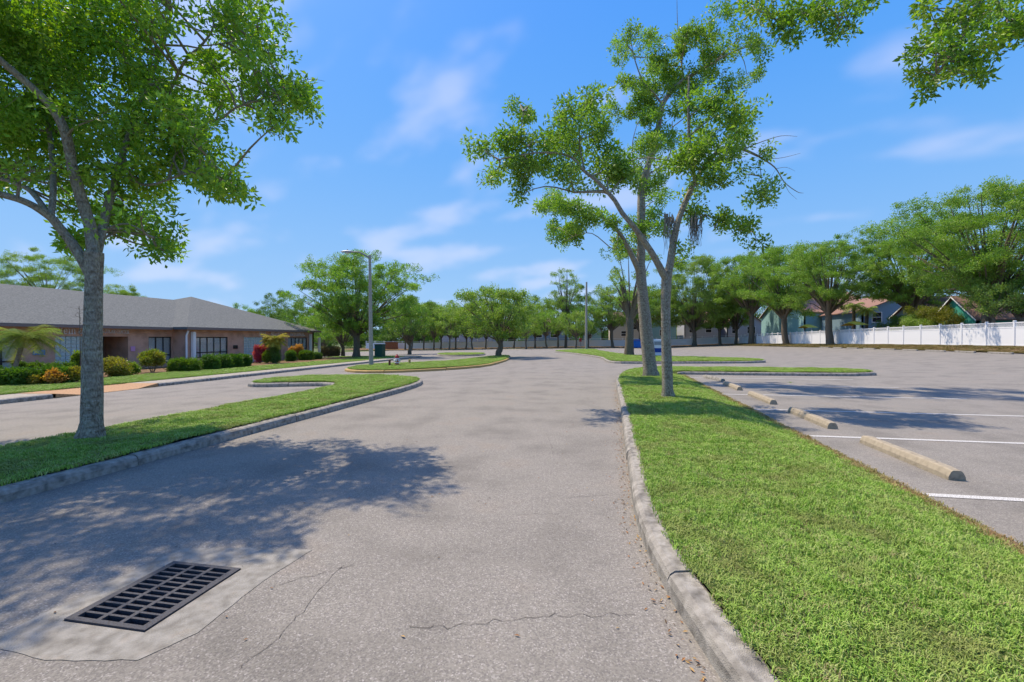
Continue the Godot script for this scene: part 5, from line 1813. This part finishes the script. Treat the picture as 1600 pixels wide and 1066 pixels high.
# ---------------------------------------------------------------- small things
func build_objects() -> void:
	rng.seed = 121
	# wheel stops
	var spots := [3.72, 6.58, 9.45, 12.4, 15.35, 18.2]
	var says := ["tan concrete wheel stop at the frame edge before the first bay line", "pale clean concrete wheel stop nearest the wide end of the lawn", "weathered tan wheel stop second beyond the pale clean one", "weathered tan wheel stop in the middle of the row", "weathered tan wheel stop near the shaded end of the row", "dark stained wheel stop in shade by the lawn arm"]
	for k in spots.size():
		var d: float = spots[k]
		var x := 3.62 + 0.045 * d
		var c := P(x, d)
		var t := thing("wheel_stop", says[k], "wheel stop", c, "wheel stops along the lawn")
		var mb := MB.new()
		var turn := -0.045 if k < 5 else 0.12
		var bs := Basis(Vector3.UP, turn)
		var prof := [[-0.085, 0.0], [-0.082, 0.05], [-0.055, 0.105], [-0.035, 0.118], [0.035, 0.118], [0.055, 0.105], [0.082, 0.05], [0.085, 0.0]]
		var n := 14
		var rings := []
		for i in n + 1:
			var zz := lerpf(-0.915, 0.915, float(i) / n)
			var ring := []
			for q in prof:
				var e := 0.012 if (i == 0 or i == n) else 0.0
				ring.append(c + bs * Vector3(q[0] * (1.0 - e * 4.0), q[1] - (e if q[1] > 0.02 else 0.0) + (rng.randfn() * 0.0004 if q[1] > 0.04 else 0.0) + 0.001, zz))
			rings.append(ring)
		for i in n:
			for q in prof.size() - 1:
				mb.quad(rings[i][q], rings[i + 1][q], rings[i + 1][q + 1], rings[i][q + 1])
		for e in [0, n]:
			for q in range(1, prof.size() - 1):
				if e == 0:
					mb.tri3(rings[e][0], rings[e][q], rings[e][q + 1])
				else:
					mb.tri3(rings[e][0], rings[e][q + 1], rings[e][q])
		part(mb, "block", M.wheel_stop if k != 5 else M.concrete, t)
		for sgn in [-0.6, 0.6]:
			var pin := MB.new()
			pin.lathe(c + bs * Vector3(0, 0.112, sgn), [[0.013, 0.0], [0.013, 0.008], [0.0, 0.01]], 8)
			part(pin, "anchor_pin", M.cast_iron, t)
	# far wheel stops along the right bank
	for k in 9:
		var d := 34.0 + k * 2.8
		var c := P(25.6, d)
		var mb := MB.new()
		mb.rbox(Transform3D(Basis(Vector3.UP, rng.randfn() * 0.04), c + Vector3(0, 0.055, 0)), Vector3(0.17, 0.12, 1.8), 0.03)
		single(mb, "wheel_stop", M.concrete, "low grey wheel stop at the foot of the bank by the white fence", "wheel stop", "wheel stops along the bank")
	# street lamp
	var lb := P(-13.07, 24.63, 0.12)
	var lamp := thing("street_lamp", "grey wooden street lamp pole with a bent arm and cobra head", "street lamp", lb)
	var z := zc_of(lb)
	var ytop := EYE + (530.0 - 399.0) / F * z
	var pm := MB.new()
	pm.tube(PackedVector3Array([lb - Vector3(0, 0.3, 0), lb + Vector3(-0.03, 2.5, 0), Vector3(lb.x - 0.08, ytop, lb.z)]), PackedFloat32Array([0.135, 0.11, 0.08]), 12, 0.02)
	part(pm, "pole", M.wood_pole, lamp)
	var head := pd(543, 394, z - 0.2)
	var jt := Vector3(lb.x - 0.08, ytop - 0.15, lb.z)
	var am := MB.new()
	var sm := smooth_path([jt, jt.lerp(head, 0.45) + Vector3(0, 0.16, 0), head + (jt - head) * 0.28 + Vector3(0, 0.1, 0), head + (jt - head) * 0.1], [0.05, 0.045, 0.04, 0.04])
	am.tube(sm[0], sm[1], 8, 0.0)
	part(am, "arm", M.galvanised, lamp)
	var hd := MB.new()
	var ax := (head - jt)
	ax.y = 0
	ax = ax.normalized()
	var hb := Basis(ax, Vector3.UP, ax.cross(Vector3.UP))
	for k in 1:
		var sph := []
		for i in 9:
			sph.append([0.34, 0.0])
		var segs := 10
		var ring0 := []
		for i in segs + 1:
			var u := float(i) / segs
			var rw := 0.14 * pow(sin(PI * clampf(u * 0.86 + 0.1, 0, 1)), 0.6)
			var ring := []
			for j in 12:
				var an := TAU * j / 12
				var yy := sin(an) * (0.1 if sin(an) > 0 else 0.05)
				ring.append(head + hb * Vector3(lerpf(-0.38, 0.38, u), yy * rw / 0.14, cos(an) * rw))
			if i > 0:
				for j in 12:
					hd.quad(ring0[j], ring0[(j + 1) % 12], ring[(j + 1) % 12], ring[j])
			ring0 = ring
	part(hd, "lamp_head", M.galvanised, lamp)
	var ln := MB.new()
	ln.lathe(head + Vector3(0, -0.12, 0), [[0.0, 0.0], [0.07, 0.01], [0.1, 0.04], [0.11, 0.08]], 12)
	part(ln, "lens", M.lamp_lens, lamp)
	var pc := MB.new()
	pc.lathe(head + Vector3(0, 0.09, 0), [[0.035, 0.0], [0.035, 0.06], [0.0, 0.075]], 10)
	part(pc, "photocell", M.galvanised, lamp)
	# utility pole on the pointed island
	var ub := P(-1.36, 71.4, 0.12)
	var up := thing("utility_pole", "thin brown utility pole at the far tip of the pointed island", "pole", ub)
	var um := MB.new()
	um.tube(PackedVector3Array([ub - Vector3(0, 0.3, 0), ub + Vector3(0, 5, 0), ub + Vector3(0.05, 10.5, 0)]), PackedFloat32Array([0.2, 0.17, 0.13]), 10, 0.02)
	part(um, "pole", M.wood_pole, up)
	var uc := MB.new()
	uc.lathe(ub + Vector3(0.05, 10.5, 0), [[0.14, 0.0], [0.14, 0.06], [0.0, 0.12]], 10)
	part(uc, "cap", M.galvanised, up)
	# hydrant
	var hy := P(-11.28, 24.3, 0.14)
	var hyd := thing("fire_hydrant", "red and white fire hydrant on the yellow kerbed island", "hydrant", hy)
	var h1 := MB.new()
	h1.lathe(hy, [[0.17, -0.05], [0.17, 0.05], [0.11, 0.06], [0.11, 0.34]], 16)
	part(h1, "barrel", M.red_paint, hyd)
	var h2 := MB.new()
	h2.lathe(hy, [[0.135, 0.34], [0.135, 0.4], [0.12, 0.41]], 16)
	h2.lathe(hy, [[0.15, 0.12], [0.15, 0.17], [0.11, 0.18]], 16)
	part(h2, "flange", M.white_paint, hyd)
	var h3 := MB.new()
	h3.lathe(hy, [[0.12, 0.41], [0.115, 0.5], [0.08, 0.57], [0.03, 0.6], [0.03, 0.65], [0.0, 0.655]], 16)
	part(h3, "bonnet", M.red_paint, hyd)
	for sd in [Vector3(1, 0, 0), Vector3(-1, 0, 0), Vector3(0, 0, 1)]:
		var h4 := MB.new()
		h4.tube(PackedVector3Array([hy + Vector3(0, 0.27, 0) + sd * 0.08, hy + Vector3(0, 0.27, 0) + sd * 0.2]), PackedFloat32Array([0.06, 0.06]), 10, 0.0)
		part(h4, "outlet", M.white_paint, hyd)
	var bo := P(-11.45, 23.7, 0.14)
	var bl := thing("bollard", "short rust brown bollard beside the hydrant", "bollard", bo)
	var b1 := MB.new()
	b1.lathe(bo, [[0.06, -0.1], [0.06, 0.31]], 12)
	part(b1, "post", M.brown_post, bl)
	var b2 := MB.new()
	b2.lathe(bo, [[0.064, 0.31], [0.064, 0.33], [0.04, 0.35], [0.0, 0.355]], 12)
	part(b2, "cap", M.brown_post, bl)
	var yo := P(-11.2, 25.9, 0.14)
	var yl := thing("marker_post", "short yellow marker stub right of the hydrant", "post", yo)
	var y1 := MB.new()
	y1.lathe(yo, [[0.07, -0.1], [0.07, 0.24]], 10)
	part(y1, "post", M.yellow_kerb, yl)
	var y2 := MB.new()
	y2.lathe(yo, [[0.075, 0.24], [0.07, 0.27], [0.0, 0.29]], 10)
	part(y2, "cap", M.yellow_kerb, yl)
	# transformer cabinet
	var tb := P(-19.6, 38.6, 0.12)
	var tf := thing("transformer_cabinet", "dark green utility cabinet behind the lamp post", "cabinet", tb)
	var t1 := MB.new()
	t1.rbox(Transform3D(Basis(), tb + Vector3(0, 0.55, 0)), Vector3(0.75, 1.2, 0.7), 0.03)
	part(t1, "cabinet", M.green_box, tf)
	var t2 := MB.new()
	t2.rbox(Transform3D(Basis(), tb + Vector3(0, 1.18, 0)), Vector3(0.82, 0.08, 0.77), 0.03)
	part(t2, "lid", M.green_box, tf)
	for sx in [-0.19, 0.19]:
		var t3 := MB.new()
		t3.box(tb + Vector3(sx - 0.17, 0.08, 0.351), tb + Vector3(sx + 0.17, 1.08, 0.366))
		part(t3, "door", M.green_box, tf)
	# dumpster
	var db := P(9.2, 96.2)
	var dm := thing("dumpster", "blue steel dumpster at the far side of the car park", "dumpster", db)
	var d1 := MB.new()
	var bsd := Basis(Vector3.UP, -0.5)
	var dl := [Vector3(-1.5, 0.15, -1.0), Vector3(1.5, 0.15, -1.0), Vector3(1.5, 0.15, 1.0), Vector3(-1.5, 0.15, 1.0), Vector3(-1.7, 1.8, -1.1), Vector3(1.7, 1.8, -1.1), Vector3(1.7, 1.45, 1.1), Vector3(-1.7, 1.45, 1.1)]
	for k in 8:
		dl[k] = db + bsd * dl[k]
	d1.quad(dl[3], dl[2], dl[6], dl[7])
	d1.quad(dl[1], dl[0], dl[4], dl[5])
	d1.quad(dl[2], dl[1], dl[5], dl[6])
	d1.quad(dl[0], dl[3], dl[7], dl[4])
	d1.quad(dl[0], dl[1], dl[2], dl[3])
	part(d1, "bin", M.blue_steel, dm)
	for sx in [-0.86, 0.86]:
		var d2 := MB.new()
		d2.obox(Transform3D(bsd * Basis(Vector3(1, 0, 0), 0.16), db + bsd * Vector3(sx, 1.68, 0)), Vector3(1.66, 0.06, 2.28))
		part(d2, "lid", M.dark_blue, dm)
	for sx in [-1.0, -0.33, 0.33, 1.0]:
		var d3 := MB.new()
		d3.obox(Transform3D(bsd, db + bsd * Vector3(sx, 0.85, 1.08)), Vector3(0.1, 1.25, 0.14))
		part(d3, "rib", M.blue_steel, dm)
	for sx in [-1.2, 1.2]:
		for sz in [-0.8, 0.8]:
			var d4 := MB.new()
			d4.obox(Transform3D(bsd, db + bsd * Vector3(sx, 0.075, sz)), Vector3(0.2, 0.15, 0.2))
			part(d4, "foot", M.dark_frame, dm)
	# donation bin on the pointed island's far side
	var nb := P(5.25, 40.0)
	var dn := thing("donation_bin", "white collection bin with a blue band behind the two island trees", "bin", nb)
	var n1 := MB.new()
	n1.rbox(Transform3D(Basis(Vector3.UP, 0.15), nb + Vector3(0, 0.8, 0)), Vector3(1.15, 1.45, 1.0), 0.04)
	part(n1, "body", M.white_paint, dn)
	var n2 := MB.new()
	n2.obox(Transform3D(Basis(Vector3.UP, 0.15), nb + Vector3(0, 0.6, 0)), Vector3(1.16, 0.36, 1.01))
	part(n2, "band", M.dark_blue, dn)
	var n3 := MB.new()
	n3.obox(Transform3D(Basis(Vector3.UP, 0.15), nb + Basis(Vector3.UP, 0.15) * Vector3(0, 1.2, 0.5)), Vector3(0.8, 0.3, 0.06))
	part(n3, "chute", M.galvanised, dn)
	var n4 := MB.new()
	n4.obox(Transform3D(Basis(Vector3.UP, 0.15), nb + Vector3(0, 0.04, 0)), Vector3(1.05, 0.08, 0.9))
	part(n4, "base", M.dark_frame, dn)
	# brown wooden gates of the bin store at the back
	var gb := P(at_d(611, 101.0), 101.0, 0.2)
	var gt := thing("wooden_gate", "rust brown wooden gates in front of the white back fence", "gate", gb)
	for k in 10:
		var g1 := MB.new()
		var gx := -1.5 + k * 0.33
		g1.box(gb + Vector3(gx, 0.0, -0.03), gb + Vector3(gx + 0.3, 1.75 + (k % 3) * 0.02, 0.03))
		part(g1, "board", M.brown_wood, gt)
	for yy in [0.35, 1.4]:
		var g2 := MB.new()
		g2.box(gb + Vector3(-1.55, yy, 0.031), gb + Vector3(1.85, yy + 0.12, 0.07))
		part(g2, "rail", M.brown_wood, gt)
	# red sign post by the far fence
	var rb := P(at_d(907, 92.0), 92.0)
	var rs := thing("sign_post", "small red sign on a thin post before the back fence", "sign", rb)
	var r1 := MB.new()
	r1.tube(PackedVector3Array([rb - Vector3(0, 0.2, 0), rb + Vector3(0, 1.6, 0)]), PackedFloat32Array([0.05, 0.05]), 8)
	part(r1, "post", M.galvanised, rs)
	var r2 := MB.new()
	r2.rbox(Transform3D(Basis(Vector3(1, 0, 0), PI / 2), rb + Vector3(0, 1.7, 0.06)), Vector3(0.5, 0.03, 0.7), 0.01)
	part(r2, "plate", M.red_paint, rs)
	# yellow garden canopies over the fence
	for a in [[1262, 31.6, 512, "yellow garden canopy showing over the fence before the slate blue house"], [1335, 31.6, 508, "yellow garden canopy over the fence below the palms"]]:
		var cb := P(a[1], at_x(a[0], a[1]), 0.35)
		var zz := zc_of(cb)
		var top: float = EYE + (530.0 - a[2]) / F * zz
		var ct := thing("garden_canopy", a[3], "canopy", cb)
		var c1 := MB.new()
		for e in [-1.2, 1.2]:
			c1.tube(PackedVector3Array([cb + Vector3(0, -0.1, e), Vector3(cb.x, top - 0.1, cb.z + e)]), PackedFloat32Array([0.03, 0.03]), 6)
		part(c1, "pole", M.white_trim, ct)
		var c2 := MB.new()
		var prev := []
		for i in 9:
			var u := i / 8.0
			var ring := []
			for j in 7:
				var v := j / 6.0 - 0.5
				ring.append(Vector3(cb.x + v * 1.4, top - 0.05 + 0.55 * sin(PI * u) * (1.0 - v * v * 2.0), cb.z + (u - 0.5) * 3.6))
			if i > 0:
				for j in 6:
					c2.quad(prev[j], prev[j + 1], ring[j + 1], ring[j])
			prev = ring
		part(c2, "cloth", M.yellow_cloth, ct)
